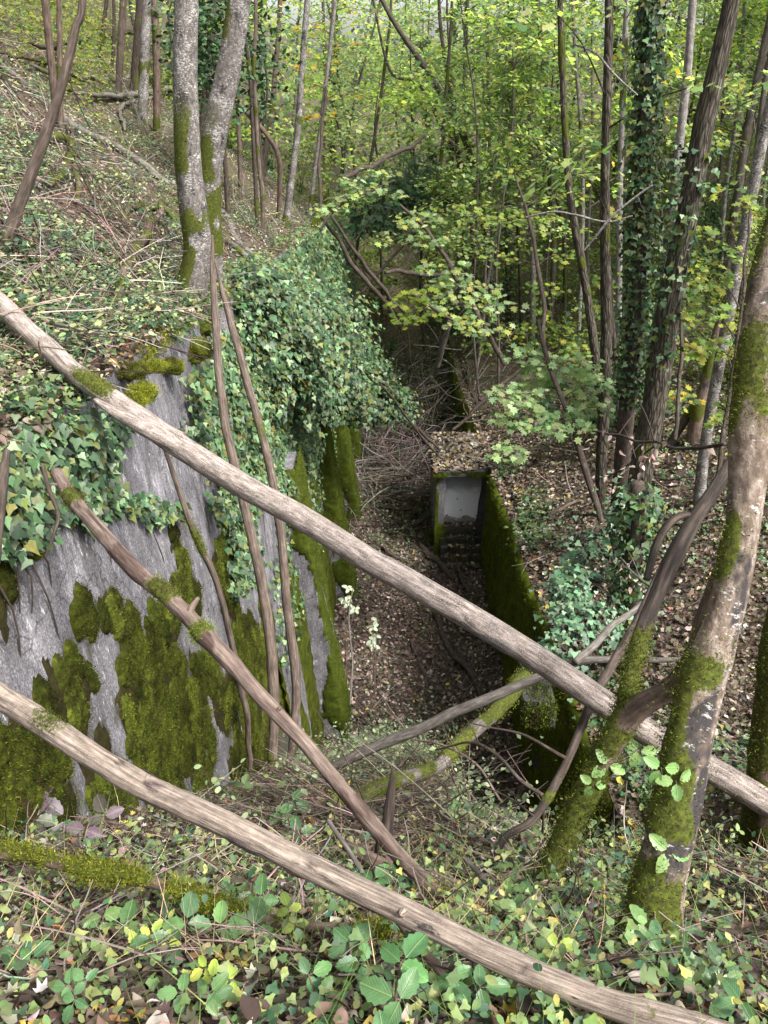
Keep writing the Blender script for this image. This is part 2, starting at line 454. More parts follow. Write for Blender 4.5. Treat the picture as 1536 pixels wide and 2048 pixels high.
def concrete_mat():
    s = NT('old_concrete'); o = s.n('TexCoord').outputs['Object']
    st = s.noise(s.scale(o, (1, 1, .3)), 7, 6, .7, .1)
    sp = s.noise(o, 130, 2); bl = s.noise(o, 2.2, 5, .6); sp2 = s.noise(s.scale(o, (1, 1, .75)), 70, 4, .75)
    c = s.ramp(st, [(.3, (.07, .067, .071)), (.5, (.13, .125, .135)), (.68, (.215, .205, .217))])
    c = s.mix(.7, c, s.ramp(sp2, [(.34, .38), (.5, 1.), (.62, 1.9)]), 'MULTIPLY')
    c = s.mix(.45, c, s.ramp(sp, [(.36, .45), (.64, 1.55)]), 'MULTIPLY')
    c = s.mix(.6, c, s.ramp(bl, [(.36, (.55, .53, .52)), (.62, (1.25, 1.23, 1.25))]), 'MULTIPLY')
    run = s.noise(s.scale(o, (1, 1, .09)), 10, 4, .6)
    c = s.mix(s.ramp(run, [(.58, 0.), (.72, .5)]), c, (.045, .042, .04))
    c = s.mix(s.ramp(s.noise(s.scale(o, (1, 1, .3)), 20, 5, .75), [(.6, 0.), (.66, .75)]), c, (.5, .5, .52))
    vo = s.n('TexVoronoi', feature='DISTANCE_TO_EDGE'); vo.inputs['Scale'].default_value = .9
    nz = s.n('TexNoise'); nz.inputs['Scale'].default_value = 3.5; nz.inputs['Detail'].default_value = 6; s.l(o, nz.inputs['Vector'])
    sc_ = s.n('VectorMath', operation='SCALE'); sc_.inputs['Scale'].default_value = .55; s.l(nz.outputs['Color'], sc_.inputs[0])
    va = s.n('VectorMath', operation='ADD'); s.l(o, va.inputs[0]); s.l(sc_.outputs[0], va.inputs[1]); s.l(va.outputs[0], vo.inputs['Vector'])
    crk = s.ramp(vo.outputs['Distance'], [(0, .2), (.009, 1.)]); c = s.mix(.8, c, crk, 'MULTIPLY')
    stain = s.attr('moss').outputs['Fac']
    sn = s.math('ADD', stain, s.math('MULTIPLY', s.math('SUBTRACT', s.noise(s.scale(o, (1, 1, .35)), 16, 5, .7), .5), 1.1))
    c = s.mix(s.ramp(sn, [(.35, 0.), (.75, .85)]), c, (.036, .036, .017))
    # board marks of the formwork
    sx = s.n('SeparateXYZ'); s.l(o, sx.inputs[0])
    ln = s.ramp(s.math('ABSOLUTE', s.math('SINE', s.math('MULTIPLY', sx.outputs[2], 7.2))), [(0, .72), (.03, 1.)])
    c = s.mix(.55, c, ln, 'MULTIPLY')
    h = s.math('ADD', s.math('MULTIPLY', sp2, 1.2), s.math('MULTIPLY', sp, .5))
    return s.finish(c, .92, s.bump(h, .5, .012), .2)
M_CONC = concrete_mat()
def simple(name, a, b, c_, sc=14, bump=.4, rough=.9):
    s = NT(name); o = s.n('TexCoord').outputs['Object']; n = s.noise(o, sc, 6, .65)
    return s.finish(s.ramp(n, [(.3, a), (.5, b), (.72, c_)]), rough, s.bump(n, bump, .02), .2)
M_STONE = simple('grey_stone', (.10, .095, .09), (.22, .21, .2), (.36, .35, .33), 18)
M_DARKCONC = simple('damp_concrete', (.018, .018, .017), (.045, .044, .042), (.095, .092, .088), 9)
def plaster_mat():
    s = NT('peeling_white_plaster'); o = s.n('TexCoord').outputs['Object']
    sx = s.n('SeparateXYZ'); s.l(o, sx.inputs[0])
    n = s.noise(o, 5, 5, .65); f = s.noise(o, 28, 4)
    edge = s.math('MULTIPLY', s.math('ADD', sx.outputs[2], s.math('MULTIPLY', n, .5)), .3333)
    c = s.mix(s.ramp(edge, [(.385, 0.), (.395, 1.)]), s.ramp(f, [(.3, (.16, .16, .14)), (.7, (.34, .33, .3))]), s.ramp(f, [(.3, (.72, .73, .76)), (.7, (.86, .86, .89))]))
    c = s.mix(s.ramp(edge, [(.62, 0.), (.70, 1.)]), c, s.ramp(f, [(.3, (.3, .31, .33)), (.7, (.45, .45, .47))]))
    return s.finish(c, .85, s.bump(f, .2, .01), .2)
M_PLASTER = plaster_mat()
def soil_mat():
    s = NT('forest_soil'); o = s.n('TexCoord').outputs['Object']
    n = s.noise(o, 9, 7, .7); n2 = s.noise(o, .7, 3); n3 = s.noise(o, 55, 3)
    c = s.ramp(n, [(.3, (.02, .015, .011)), (.5, (.05, .038, .028)), (.7, (.10, .08, .06))])
    c = s.mix(s.ramp(n3, [(.55, 0.), (.62, .8)]), c, (.15, .115, .085))
    c = s.mix(s.ramp(n2, [(.5, 0.), (.62, .55)]), c, (.05, .062, .02))
    return s.finish(c, .95, s.bump(s.math('ADD', n, s.math('MULTIPLY', n3, .5)), .8, .03), .15)
M_SOIL = soil_mat()

# ------------------------------------------------------------------ the lie of the land
D = 11.0                                            # the trench floor lies 11 m below the camera
WALL_Y0, WALL_Y1 = .6, 30.0
def left_top(y): return -1.3-.11*np.asarray(y, float)
def left_face(z): return -1.1-.09*(np.asarray(z, float)+D)
def right_top(y): return -7.56-.12*(np.clip(y, 2, 24)-10)
RX = 2.55
def ground(x, y):
    x = np.asarray(x, float); y = np.asarray(y, float)
    P = np.stack([x, y, x*0], -1).reshape(-1, 3)
    n1 = vn(P, .45, 1).reshape(x.shape); n2 = fbm(P, 1.6, 3, 2).reshape(x.shape)
    d = np.maximum(-2.0-x, 0)
    hl = left_top(np.minimum(y, 40))+.03+.75*np.minimum(d, 14)+.3*np.maximum(d-14, 0)-.2*np.minimum(d, .8)*smooth(2, 5, y)
    hl = hl+.16*n1*smooth(0, 1.5, d)+.05*n2*smooth(.1, 1., d)
    e = np.maximum(x-RX-.2, 0)
    hr = right_top(y)+.1+.42*np.minimum(e, 9)+.12*np.maximum(e-9, 0)+.25*n1*smooth(0, 2, e)+.06*n2*smooth(.1, 1., e)
    fl = -D+.10*n1+.05*n2+4.2*smooth(25, 44, y)+.35*smooth(1.2, 0., np.minimum(np.abs(x+1.1), np.abs(x-RX)+9*smooth(13.5, 15, y)*(1-smooth(18, 20, y))))
    base = np.where(x < -2.02, hl, np.where(x > RX+.18, hr, fl))
    far = smooth(28, 34, y)                          # past the end of the walls the trench opens into a little valley
    val = fl+.62*np.maximum(-x-1, 0)*1.0+.42*np.maximum(x-2.5, 0)
    base = base*(1-far)+np.minimum(np.maximum(val, fl), np.maximum(base, fl)+1.5)*far
    base = base+.02*np.maximum(y-45, 0)
    # the spoil slope the camera stands on
    s = y-.75
    zf = -1.62-np.where(s > 0, 1.0*s+.0*s, .08*s)+.07*n1+.035*n2
    zf = zf-.8*smooth(.4, 1.5, x)*(1-smooth(2.4, 3.8, x))*np.maximum(0, y-2.3)
    zf = zf+.22*np.exp(-((x-.3)/.9)**2)*smooth(3., 5., y)
    zf = zf-.25*smooth(2.5, 4, x)*np.maximum(0, y-1.2)*0
    k = .12
    return np.where(x < -2.02, np.maximum(base, zf), np.maximum(base, zf)+k*np.exp(-np.abs(base-zf)/k)*.35)
def gnormal(x, y, e=.06):
    dx = (ground(x+e, y)-ground(x-e, y))/(2*e); dy = (ground(x, y+e)-ground(x, y-e))/(2*e)
    return norm(np.stack([-dx, -dy, np.ones_like(dx)], -1))
_TT = np.concatenate([np.linspace(.8, 12, 700), np.linspace(12, 90, 900)])
def hit(px, py):
    """where the sight line through a pixel of the photograph meets the ground"""
    r = ray(px, py); P = r[None, :]*_TT[:, None]
    g = ground(P[:, 0], P[:, 1]); i = np.argmax(P[:, 2] <= g)
    return P[i] if (P[:, 2] <= g).any() else P[-1]
def wall_hit(px, py):
    r = ray(px, py); t = (-1.1-.09*D)/(r[0]+.09*r[2]); return r*t

def axis(segs):
    out = []
    for a, b, st in segs: out += list(np.arange(a, b, st))
    return np.array(out+[segs[-1][1]])
xs = axis([(-70, -20, 2.), (-20, -8, .4), (-8, -2.2, .12), (-2.2, -1.9, .04), (-1.9, 3.4, .07), (3.4, 8, .14), (8, 20, .4), (20, 70, 2.)])
ys = axis([(-12, -1, 1.), (-1, 6, .07), (6, 20, .14), (20, 40, .4), (40, 150, 2.5)])
X, Y = np.meshgrid(xs, ys, indexing='ij')
Z = ground(X.ravel(), Y.ravel())
V = np.stack([X.ravel(), Y.ravel(), Z], 1)
ny = len(ys); i = np.arange(len(xs)-1)[:, None]; j = np.arange(ny-1)[None, :]
q = np.stack([i*ny+j, (i+1)*ny+j, (i+1)*ny+j+1, i*ny+j+1], 2).reshape(-1, 4)
gmb = MB(); gmb.add(V, q.ravel(), np.full(len(q), 4))
tag(gmb.build('ground', M_SOIL, None, col=False), kind='structure')

# ------------------------------------------------------------------ solid helpers for masonry
def grid_surf(mb, fn, us, vs, col=None):
    U, W = np.meshgrid(us, vs, indexing='ij'); P = fn(U.ravel(), W.ravel()); nv = len(vs)
    i = np.arange(len(us)-1)[:, None]; j = np.arange(nv-1)[None, :]
    q = np.stack([i*nv+j, (i+1)*nv+j, (i+1)*nv+j+1, i*nv+j+1], 2).reshape(-1, 4)
    mb.add(P, q.ravel(), np.full(len(q), 4), col); return P
def hexa(mb, c8, sub=6, rough=.012, seed=0, f=5.):
    """a rough block from 8 corners: bottom 4 then top 4, anticlockwise"""
    c = np.asarray(c8, float)
    faces = [(3, 2, 1, 0), (4, 5, 6, 7), (0, 1, 5, 4), (1, 2, 6, 5), (2, 3, 7, 6), (3, 0, 4, 7)]
    for q in faces:
        a, b, cc, d = c[list(q)]
        nu = max(2, int(sub)); u = np.linspace(0, 1, nu)
        def fn(U, W, a=a, b=b, cc=cc, d=d):
            P = ((1-U)*(1-W))[:, None]*a+(U*(1-W))[:, None]*b+(U*W)[:, None]*cc+((1-U)*W)[:, None]*d
            k = np.stack([fbm(P+ax*17, f, 3, seed) for ax in range(3)], 1)
            return P+k*rough
        grid_surf(mb, fn, u, u)
def box8(x0, x1, y0, y1, z0, z1):
    return [(x0, y0, z0), (x1, y0, z0), (x1, y1, z0), (x0, y1, z0), (x0, y0, z1), (x1, y0, z1), (x1, y1, z1), (x0, y1, z1)]

def moss_sheet(parent, name, S, us, vs, thick, seed, fuzz=0., fsize=.012, cols=MOSSC, wts=(4, 4, 2, 3, 2), mat=None, tint=None):
    """a cushion of moss grown out of a surface S(u,v) -> (P, N); thick(P) <= 0 leaves it bare"""
    U, W = np.meshgrid(us, vs, indexing='ij'); P, N = S(U.ravel(), W.ravel())
    T = thick(P); nv = len(vs)
    i = np.arange(len(us)-1)[:, None]; j = np.arange(nv-1)[None, :]
    q = np.stack([i*nv+j, (i+1)*nv+j, (i+1)*nv+j+1, i*nv+j+1], 2).reshape(-1, 4)
    keep = (T[q] > 0).any(1); q = q[keep]
    if len(q) == 0: return None
    cl = (1-np.abs(vn(P+.02*vn(P, 20, seed+8)[:, None], 11, seed)))*.65+(1-np.abs(vn(P, 27, seed+1)))*.35
    bumpy = np.where(T > 0, T*(.25+1.0*cl**1.6)+.006*vn(P, 70, seed+2), -.01)
    Q = P+N*bumpy[:, None]
    used, inv = np.unique(q, return_inverse=True)
    mb = MB(); rng = np.random.default_rng(seed)
    c = palette(len(used), cols, wts, .12, rng)
    base = np.array(cols)[0]*(1+.5*vn(P[used], 5, seed+4))[:, None]+np.array([.02, .004, 0])*np.clip(vn(P[used], 3, seed+5), 0, 1)[:, None]
    mb.add(Q[used], inv.ravel(), np.full(len(q), 4), np.clip(.5*c+.5*base, .003, 1)*.75*(1 if tint is None else tint(Q[used])[:, None]))
    if fuzz:
        Nn = norm(N[used]+rng.normal(size=(len(used), 3))*.2)
        tufts(mb, Q[used], Nn, (T[used] > .003).astype(float), fuzz*1.4, fsize*.72, seed, cols, wts, tint=None if tint is None else tint(Q[used]))
    return mb.build(name, mat or M_MOSS, parent)

# ------------------------------------------------------------------ the long buttressed wall
wall = empty('retaining_wall', (-1.6, 8.0, -D))
tag(wall, 'tall grey concrete trench wall with mossy buttresses and hanging ivy', 'wall')
mb = MB()
zs_ = np.linspace(0, 1, 46)
def wface(U, W):
    zt = left_top(U)+.02*vn(np.stack([U*3, U*0, U*0], 1), 1, 4)
    z = -D-.6+(zt+D+.6)*W; x = left_face(z)
    P = np.stack([x, U, z], 1); P[:, 0] += .006*fbm(P, 2.2, 3, 9)
    return P
yy = np.concatenate([np.arange(WALL_Y0, 8, .12), np.arange(8, WALL_Y1+.2, .4)])
PW = grid_surf(mb, wface, yy, zs_)
FACE_MB = mb
def wtop(U, W):
    zt = left_top(U)+.02*vn(np.stack([U*3, U*0, U*0], 1), 1, 4); x = left_face(zt)-W*.3
    P = np.stack([x, U, zt-W*.03], 1); P[:, 0] += (1-W)*.006*fbm(np.stack([left_face(zt), U, zt], 1), 2.2, 3, 9)
    return P
def close_face():
    crown = MB(); grid_surf(crown, wtop, yy, np.linspace(0, 1, 5)); crown.build('wall_top', M_SOIL, wall, col=False)
    hexa(mb, [(-2.2, WALL_Y0, -D-.6), (-1.0, WALL_Y0, -D-.6), (-1.0, WALL_Y0+.02, -D-.6), (-2.2, WALL_Y0+.02, -D-.6), (-2.6, WALL_Y0, -1.4), (-1.93, WALL_Y0, -1.4), (-1.93, WALL_Y0+.02, -1.4), (-2.6, WALL_Y0+.02, -1.4)], 4)
    mb.build('wall_face', M_CONC, wall, col=False)

# moss drips on the near stretch of the wall: (px, py, rx, ry) on the photograph, laid on the wall's own face
DRIPS = [(200, 1235, 40, 74), (255, 1275, 24, 58), (345, 1185, 20, 45), (318, 1255, 38, 62), (300, 1330, 50, 70), (388, 1190, 16, 22), (365, 1140, 13, 34),
 (350, 1075, 9, 28), (140, 1345, 26, 34), (172, 1375, 32, 44), (243, 1400, 45, 75), (335, 1370, 46, 84), (402, 1365, 42, 74), (370, 1440, 64, 84), (450, 1400, 32, 84),
 (285, 1470, 66, 76), (205, 1480, 34, 64), (60, 1560, 64, 66), (20, 1500, 34, 70), (120, 1600, 70, 66), (230, 1590, 80, 66), (330, 1540, 70, 66), (145, 1412, 28, 38),
 (440, 1120, 15, 66), (458, 1190, 16, 70), (482, 1290, 27, 66), (500, 1250, 16, 56), (8, 1190, 18, 100), (15, 1080, 20, 60), (70, 1085, 13, 34), (60, 1690, 90, 60), (200, 1690, 90, 50),
 (520, 1330, 30, 70), (540, 1240, 22, 90), (560, 1360, 22, 90), (550, 1120, 18, 90), (590, 1080, 16, 60), (620, 1140, 22, 60), (600, 980, 14, 60), (640, 900, 20, 70), (655, 860, 16, 60)]
def drip_mask(P):
    px, py, t = project(P)
    dx = vn(P, 4.2, 21)*11+vn(P, 12, 22)*6; dy = vn(P, 3.1, 23)*20
    m = np.full(len(P), -1.)
    for (a, b, rx, ry) in DRIPS:
        u = (px+dx-a)/rx; v = (py+dy-b)/ry
        m = np.maximum(m, 1-(u*u+v*v*np.where(v < 0, 1., .8)))
    low = smooth(1320, 1470, py+dy*2)*1.0-.30+.42*vn(P*np.array([1, 1, .35]), 5., 24)-.75*np.clip(.34-np.abs(vn(P*np.array([1, 1, .22]), 4.6, 27)), 0, 1)*2
    low = np.where(px < 600, low, -1)
    m = np.maximum(m, np.minimum(low, .55))
    m = m-.6*np.clip(vn(P*np.array([1, 1, .28]), 5.5, 25)-.02, 0, 1)*2-.5*np.clip(vn(P*np.array([1, 1, .5]), 13, 26)-.2, 0, 1)
    return m
mk = np.where(PW[:, 1] < 8, np.clip(drip_mask(PW)*1.2+.42, 0, 1), .35); FACE_MB.M[0] = mk
close_face()
def near_face(U, W):
    P = np.stack([left_face(W), U, W], 1); P[:, 0] += .006*fbm(P, 2.2, 3, 9)
    return P, np.tile(norm(np.array([[1, 0, .09]])), (len(U), 1))
# separate cushions, taller than wide, that touch but keep their own rounded shape
CU = []
rc = np.random.default_rng(64)
for y_ in np.arange(.9, 7.8, .105):
    for z_ in np.arange(-7.6, -1.7, .19):
        yy_, zz_ = y_+rc.uniform(-.05, .05), z_+rc.uniform(-.09, .09)
        CU.append((yy_, zz_, rc.uniform(.055, .105), rc.uniform(1.5, 2.6), rc.uniform(.4, 1.5)))
CU = np.array(CU); cp = np.stack([left_face(CU[:, 1]), CU[:, 0], CU[:, 1]], 1)
cm = drip_mask(cp); cm = np.where(CU[:, 0] < 2.3, np.where(cp[:, 2] < -2.6-.3*vn(cp, 2, 5), .3, -1), cm); CU = CU[(cm > .12) & (rc.random(len(CU)) < np.clip(.32+cm*1.2, 0, .9))]
def cushion(P):
    best = np.full(len(P), -1.); who = np.zeros(len(P), int)
    dist = .018*vn(P, 16, 66)+.012*vn(P, 34, 67); dist2 = .018*vn(P, 15, 68)
    for k0 in range(0, len(P), 6000):
        Q = P[k0:k0+6000]; dy = (Q[:, 1]+dist[k0:k0+6000])[:, None]-CU[None, :, 0]; dz = (Q[:, 2]+dist2[k0:k0+6000])[:, None]-CU[None, :, 1]
        dz = np.where(dz > 0, dz*1.0, dz*1.25)
        v = (1-(dy/CU[None, :, 2])**2-(dz/(CU[None, :, 2]*CU[None, :, 3]))**2)*CU[None, :, 2]
        j = v.argmax(1); best[k0:k0+6000] = v[np.arange(len(Q)), j]; who[k0:k0+6000] = j
    return best, who
def dr_th(P):
    b_, w_ = cushion(P); return np.where(b_ > .004, .012+.33*np.sqrt(np.clip(b_, 0, 1)*.1), -.01)
def dr_tint(P): return CU[cushion(P)[1], 4]
moss_sheet(wall, 'moss_cushion', near_face, np.arange(.9, 7.8, .02), np.arange(-7.6, -1.7, .02), dr_th, 5, fuzz=6, fsize=.018, tint=dr_tint)
rt = np.random.default_rng(31); n = 60000; yq = rt.uniform(.9, 7.8, n); zq = rt.uniform(-7.6, -1.8, n); Pq, Nq = near_face(yq, zq)
mq = drip_mask(Pq)+.35*vn(Pq, 7, 91)+.2*vn(Pq, 19, 92); Pq, Nq = Pq[mq > -.05], Nq[mq > -.05]
sp = MB(); tufts(sp, Pq, Nq, np.ones(len(Pq)), .9, .014, 32); sp.build('moss_specks', M_MOSS, wall)
def dead_th(P):
    px, py, t = project(P); m = drip_mask(P)-.02+.5*vn(P*np.array([1, 1, .3]), 5, 28)*smooth(1250, 1350, py)+.25*smooth(1400, 1540, py)*(px < 600); return np.where(m > .18, .008+.012*np.clip(m, 0, 1), -.01)
moss_sheet(wall, 'dead_moss', near_face, np.arange(1.9, 7.8, .035), np.arange(-7.6, -1.7, .035), dead_th, 15, fuzz=3, fsize=.016, cols=[(.035, .03, .012), (.06, .045, .016), (.02, .018, .01), (.05, .055, .012)])
def th_far(P):
    m = fbm(P*np.array([1, 1, .3]), 1.3, 3, 33)+.25; return np.where(m > .25, .02+.08*np.clip(m-.25, 0, 1), -.01)
moss_sheet(wall, 'moss_cushion', near_face, np.arange(7.8, 28, .08), np.arange(-10.8, -3.2, .08), th_far, 6, fuzz=2, fsize=.03)

BUT_Y = [10.2, 14.4, 18.1, 21.4, 24.2, 27.0]
for k, by in enumerate(BUT_Y):
    mb = MB(); zt = left_top(by)-(2.3 if k else 2.8)-.25*k; dep = .85
    xb, xt = -.60, left_face(zt)+.24
    xi = -1.9
    hexa(mb, [(xi, by, -D-.4), (xb, by, -D-.4), (xb, by+dep, -D-.4), (xi, by+dep, -D-.4), (xi, by+.12, zt), (xt, by+.12, zt), (xt, by+dep-.1, zt), (xi, by+dep-.1, zt)], 26, .02, 40+k, 2.5)
    b = mb.build('buttress', M_CONC, wall, col=False)
    hgt = zt+D+.4
    def edge(z): return xb+(xt-xb)*(z+D+.4)/hgt
    def side(U, W, by=by):                                   # the flank that faces the trench and the outer part of the front
        s = U                                                # -.5..0 front face towards the wall, 0..dep along the flank
        x = np.where(s < 0, edge(W)+s, edge(W)); y = np.where(s < 0, by+.12*(W+D+.4)/hgt, by+.12*(W+D+.4)/hgt+s)
        N = np.where((s < 0)[:, None], np.array([[0, -1, .05]]), np.array([[1, 0, .08]]))
        cr = np.exp(-(s/.08)**2)[:, None]; N = norm(N*(1-cr)+cr*np.array([[.7, -.7, .05]]))
        return np.stack([x, y, W], 1), N
    bound = (.20, .22, .40, .45, .5, .5)[k]
    def th(P, by=by, k=k, bound=bound):
        inn = edge(P[:, 2])-P[:, 0]                          # distance from the outer edge along the front
        m = bound+.16*vn(P*np.array([0, 0, 1]), 1.1, 60+k)+.06*vn(P, 7, 61+k)-inn
        bare = vn(P*np.array([1, 1, .5]), 2.1, 62+k)
        m = np.where(bare > .62, -1, m)
        m = m-.25*np.clip(vn(P*np.array([1, 1, .3]), 5, 63+k), 0, 1); return np.where(m > 0, .012+.085*np.sqrt(np.clip(m, 0, .5)), -.01)
    DK = [(.085, .115, .012), (.05, .072, .009), (.11, .14, .016), (.03, .038, .008), (.05, .045, .012)]
    moss_sheet(b, 'moss', side, np.arange(-.55, dep+.02, .045), np.arange(-D-.1, zt+.04, .05), th, 70+k, fuzz=4 if k < 3 else 2, fsize=.028, cols=DK)

# ------------------------------------------------------------------ the low mossy wall across the trench
rw = empty('trench_wall', (RX, 10, -D)); tag(rw, 'low dark wall thick with green moss below the leafy bank', 'wall')
mb = MB()
def rface(U, W):
    z = -D-.5+(right_top(U)+D+.5)*W; x = RX-.06*(1-W)+.03*fbm(np.stack([U, z, z*0], 1), .8, 3, 51); return np.stack([x, U, z], 1)
yr = np.arange(3.0, 30.01, .2)
grid_surf(mb, rface, yr, np.linspace(0, 1, 20))
def rtop(U, W):
    z = right_top(U); x = RX+W*.45+(1-W)*.03*fbm(np.stack([U, z, z*0], 1), .8, 3, 51); return np.stack([x, U, z+.0*W], 1)
crown = MB(); grid_surf(crown, rtop, yr, np.linspace(0, 1, 4)); crown.build('wall_top', M_SOIL, rw, col=False)
def rend(U, W):
    z = -D-.5+(right_top(np.full(len(U), 3.0))+D+.5)*W; return np.stack([RX-.06*(1-W)+U*.45, np.full(len(U), 3.0), z], 1)
grid_surf(mb, rend, np.linspace(0, 1, 3), np.linspace(0, 1, 12))
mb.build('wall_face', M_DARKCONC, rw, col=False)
def rS(U, W):
    z = W; x = RX-.03+.03*fbm(np.stack([U, z, z*0], 1), .8, 3, 51); return np.stack([x, U, z], 1), np.tile([[-1., 0, .1]], (len(U), 1))
def rth(P):
    m = fbm(P*np.array([1, 1, .45]), 1.6, 3, 77)+.75
    m = np.where(P[:, 2] > right_top(P[:, 1]), -1, m)
    return np.where(m > 0, .035+.07*np.clip(m, 0, 1), -.01)
RC = [(.11, .15, .012), (.08, .11, .010), (.16, .19, .015), (.04, .05, .009), (.08, .065, .014)]
moss_sheet(rw, 'moss_cover', rS, np.arange(5, 16.1, .06), np.arange(-D, -6.6, .06), rth, 8, fuzz=4, fsize=.035, cols=RC)
moss_sheet(rw, 'moss_cover', rS, np.arange(17.8, 29, .12), np.arange(-D, -7.6, .12), rth, 9, fuzz=2, fsize=.05, cols=RC)

# ------------------------------------------------------------------ shelter with steps
SX0, SX1, SY = 1.32, 2.53, 16.75
sh = empty('shelter', ((SX0+SX1)/2, SY+1, -D)); tag(sh, 'small roofed concrete shelter with white plaster inside and mossy steps', 'shelter')
LZ, RZ = -D+.76, -8.62
mb = MB(); hexa(mb, [(SX0, SY, -D-.3), (SX0+.22, SY, -D-.3), (SX0+.22, SY+2.3, -D-.3), (SX0, SY+2.3, -D-.3), (SX0-.04, SY, RZ-.003), (SX0+.2, SY, RZ-.003), (SX0+.2, SY+2.3, RZ-.003), (SX0-.04, SY+2.3, RZ-.003)], 16, .02, 91, 4.)
sw = mb.build('side_wall', M_CONC, sh, col=False)
def swS(U, W): return np.stack([SX0+.0*U+U, np.full(len(U), SY-.006), W], 1), np.tile([[0., -1, 0]], (len(U), 1))
def swth(P):
    m = .045+.05*vn(P, 3, 93)-(P[:, 0]-SX0+.03); m = np.maximum(m, .3-(P[:, 2]-LZ+.15)+.1*vn(P, 6, 94))
    return np.where(m > 0, .012+.05*np.clip(m, 0, .6), -.01)
moss_sheet(sw, 'moss', swS, np.arange(-.03, .22, .03), np.arange(-D, RZ, .04), swth, 95, fuzz=3, fsize=.025, cols=RC)
mb = MB(); hexa(mb, box8(SX0+.2, SX1+.05, SY+.46, SY+.66, LZ-.1, RZ-.003), 12, .004, 96); mb.build('back_wall', M_PLASTER, sh, col=False)
mb = MB(); hexa(mb, [(SX1-.14, SY+.0, LZ-.1), (SX1+.3, SY+.0, LZ-.1), (SX1+.3, SY+.45, LZ-.1), (SX1-.16, SY+.45, LZ-.1), (SX1+.1, SY+.0, RZ-.003), (SX1+.3, SY+.0, RZ-.003), (SX1+.3, SY+.45, RZ-.003), (SX1-.02, SY+.45, RZ-.003)], 12, .01, 97); mb.build('jamb', M_DARKCONC, sh, col=False)
mb = MB(); hexa(mb, [(SX0-.14, SY-.1, RZ), (SX1+.5, SY-.1, RZ+.0), (SX1+.5, SY+2.1, RZ+.0), (SX0-.14, SY+2.1, RZ), (SX0-.12, SY-.1, RZ+.13), (SX1+.5, SY-.1, RZ+.15), (SX1+.5, SY+2.1, RZ+.18), (SX0-.12, SY+2.1, RZ+.14)], 20, .03, 98, 3.)
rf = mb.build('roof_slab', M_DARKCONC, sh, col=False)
def rfS(U, W): return np.stack([U, np.full(len(U), SY-.10), W], 1), np.tile([[0., -1, .1]], (len(U), 1))
def rfth(P):
    m = .45+fbm(P, 3, 2, 99)+2*(P[:, 2]-RZ-.07); return np.where(m > 0, .015+.03*np.clip(m, 0, 1), -.01)
moss_sheet(rf, 'moss', rfS, np.arange(SX0-.13, SX1+.3, .03), np.arange(RZ-.02, RZ+.13, .03), rfth, 100, fuzz=4, fsize=.03, cols=DK)
mb = MB(); hexa(mb, box8(SX0+.2, SX1-.02, SY+.02, SY+1.15, -D-.3, LZ), 12, .012, 101); mb.build('landing', M_DARKCONC, sh, col=False)
mb = MB()
nst = 5; rise = .76/nst; go = .19
for k in range(1, nst):
    z1 = LZ-rise*k; y1 = SY+.02-go*(k-1); hexa(mb, box8(SX0+.12, SX1-.06, y1-go, y1-.003, -D-.3, z1), 10, .018, 110+k)
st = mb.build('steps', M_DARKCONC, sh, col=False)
mo = MB(); pts = []
for k in range(0, nst):
    z1 = LZ-rise*k; y1 = SY+.02-go*k
    n = 700; P = np.stack([RNG.uniform(SX0+.13, SX1-.08, n), y1+np.abs(RNG.normal(0, .035, n))-.01, z1+.006+RNG.normal(0, .004, n)], 1)
    f = RNG.random(n) < .25; P[f, 1] = y1-.012; P[f, 2] = z1-RNG.uniform(0, .05, f.sum())
    tufts(mo, P, np.tile([[0, -.6, .8]], (n, 1)), np.ones(n), 1.6, .03, 120+k, DK)
mo.build('moss', M_MOSS, st)
# ------------------------------------------------------------------ fallen logs, poles and branches
def path_px(rows, t0=None, t1=None):
    """rows (px, py, width px[, t]); with t0, t1 the depth runs from end to end along a straight line in space"""
    R = np.array([(r[0], r[1], r[2], r[3] if len(r) > 3 else np.nan) for r in rows], float)
    if t0 is not None:
        d = np.concatenate([[0], np.cumsum(np.hypot(np.diff(R[:, 0]), np.diff(R[:, 1])))]); u = d/d[-1]
        R[:, 3] = 1/((1-u)/t0+u/t1)
    P = np.array([at(a, b, t) for a, b, _, t in R]); rad = R[:, 2]*R[:, 3]/F/2
    return P, rad
def lay_px(rows, lift=.05):
    """a branch lying on the ground under the given pixels"""
    P = []; rad = []
    for r in rows:
        h = hit(r[0], r[1]); t = h[1]*CP-h[2]*SP; t2 = max(t-lift*1.6-(r[3] if len(r) > 3 else 0), .6)
        P.append(at(r[0], r[1], t2)); rad.append(r[2]*t2/F/2)
    return np.array(P), np.array(rad)
def log(name, mat, P, rad, label, cat, seed, sides=14, group=None, moss=None, fuzz=0, fs=.012, twigs=(), cols=MOSSC, **kw):
    """one fallen stem; stubs and side twigs belong to the same piece of wood, its moss is a part"""
    base = P[int(np.argmin(P[:, 2]))]
    root = empty(name, base); tag(root, label, cat, group)
    mb = MB(); info = tube(mb, P, rad, sides, seed=seed, moss=moss, **kw)
    for (u, dx, dy, dz, L, r) in twigs:
        i = int(u*(len(info['C'])-1)); c = info['C'][i]; d = norm(np.array([dx, dy, dz]))
        tube(mb, [c, c+d*L*.5+np.array([0, 0, .06*L]), c+d*L], [r, r*.7, r*.35], 6, seed=seed+int(u*100), wob=.03*L)
    mb.build('stem', mat, root, col='plates' in kw)
    if moss is not None and fuzz:
        m2 = MB(); tufts(m2, info['P'], info['N'], info['m'], fuzz*1.6, fs*.8, seed, cols, jit=info['jit'])
        if m2.n: m2.build('moss', M_MOSS, root)
    return root, info

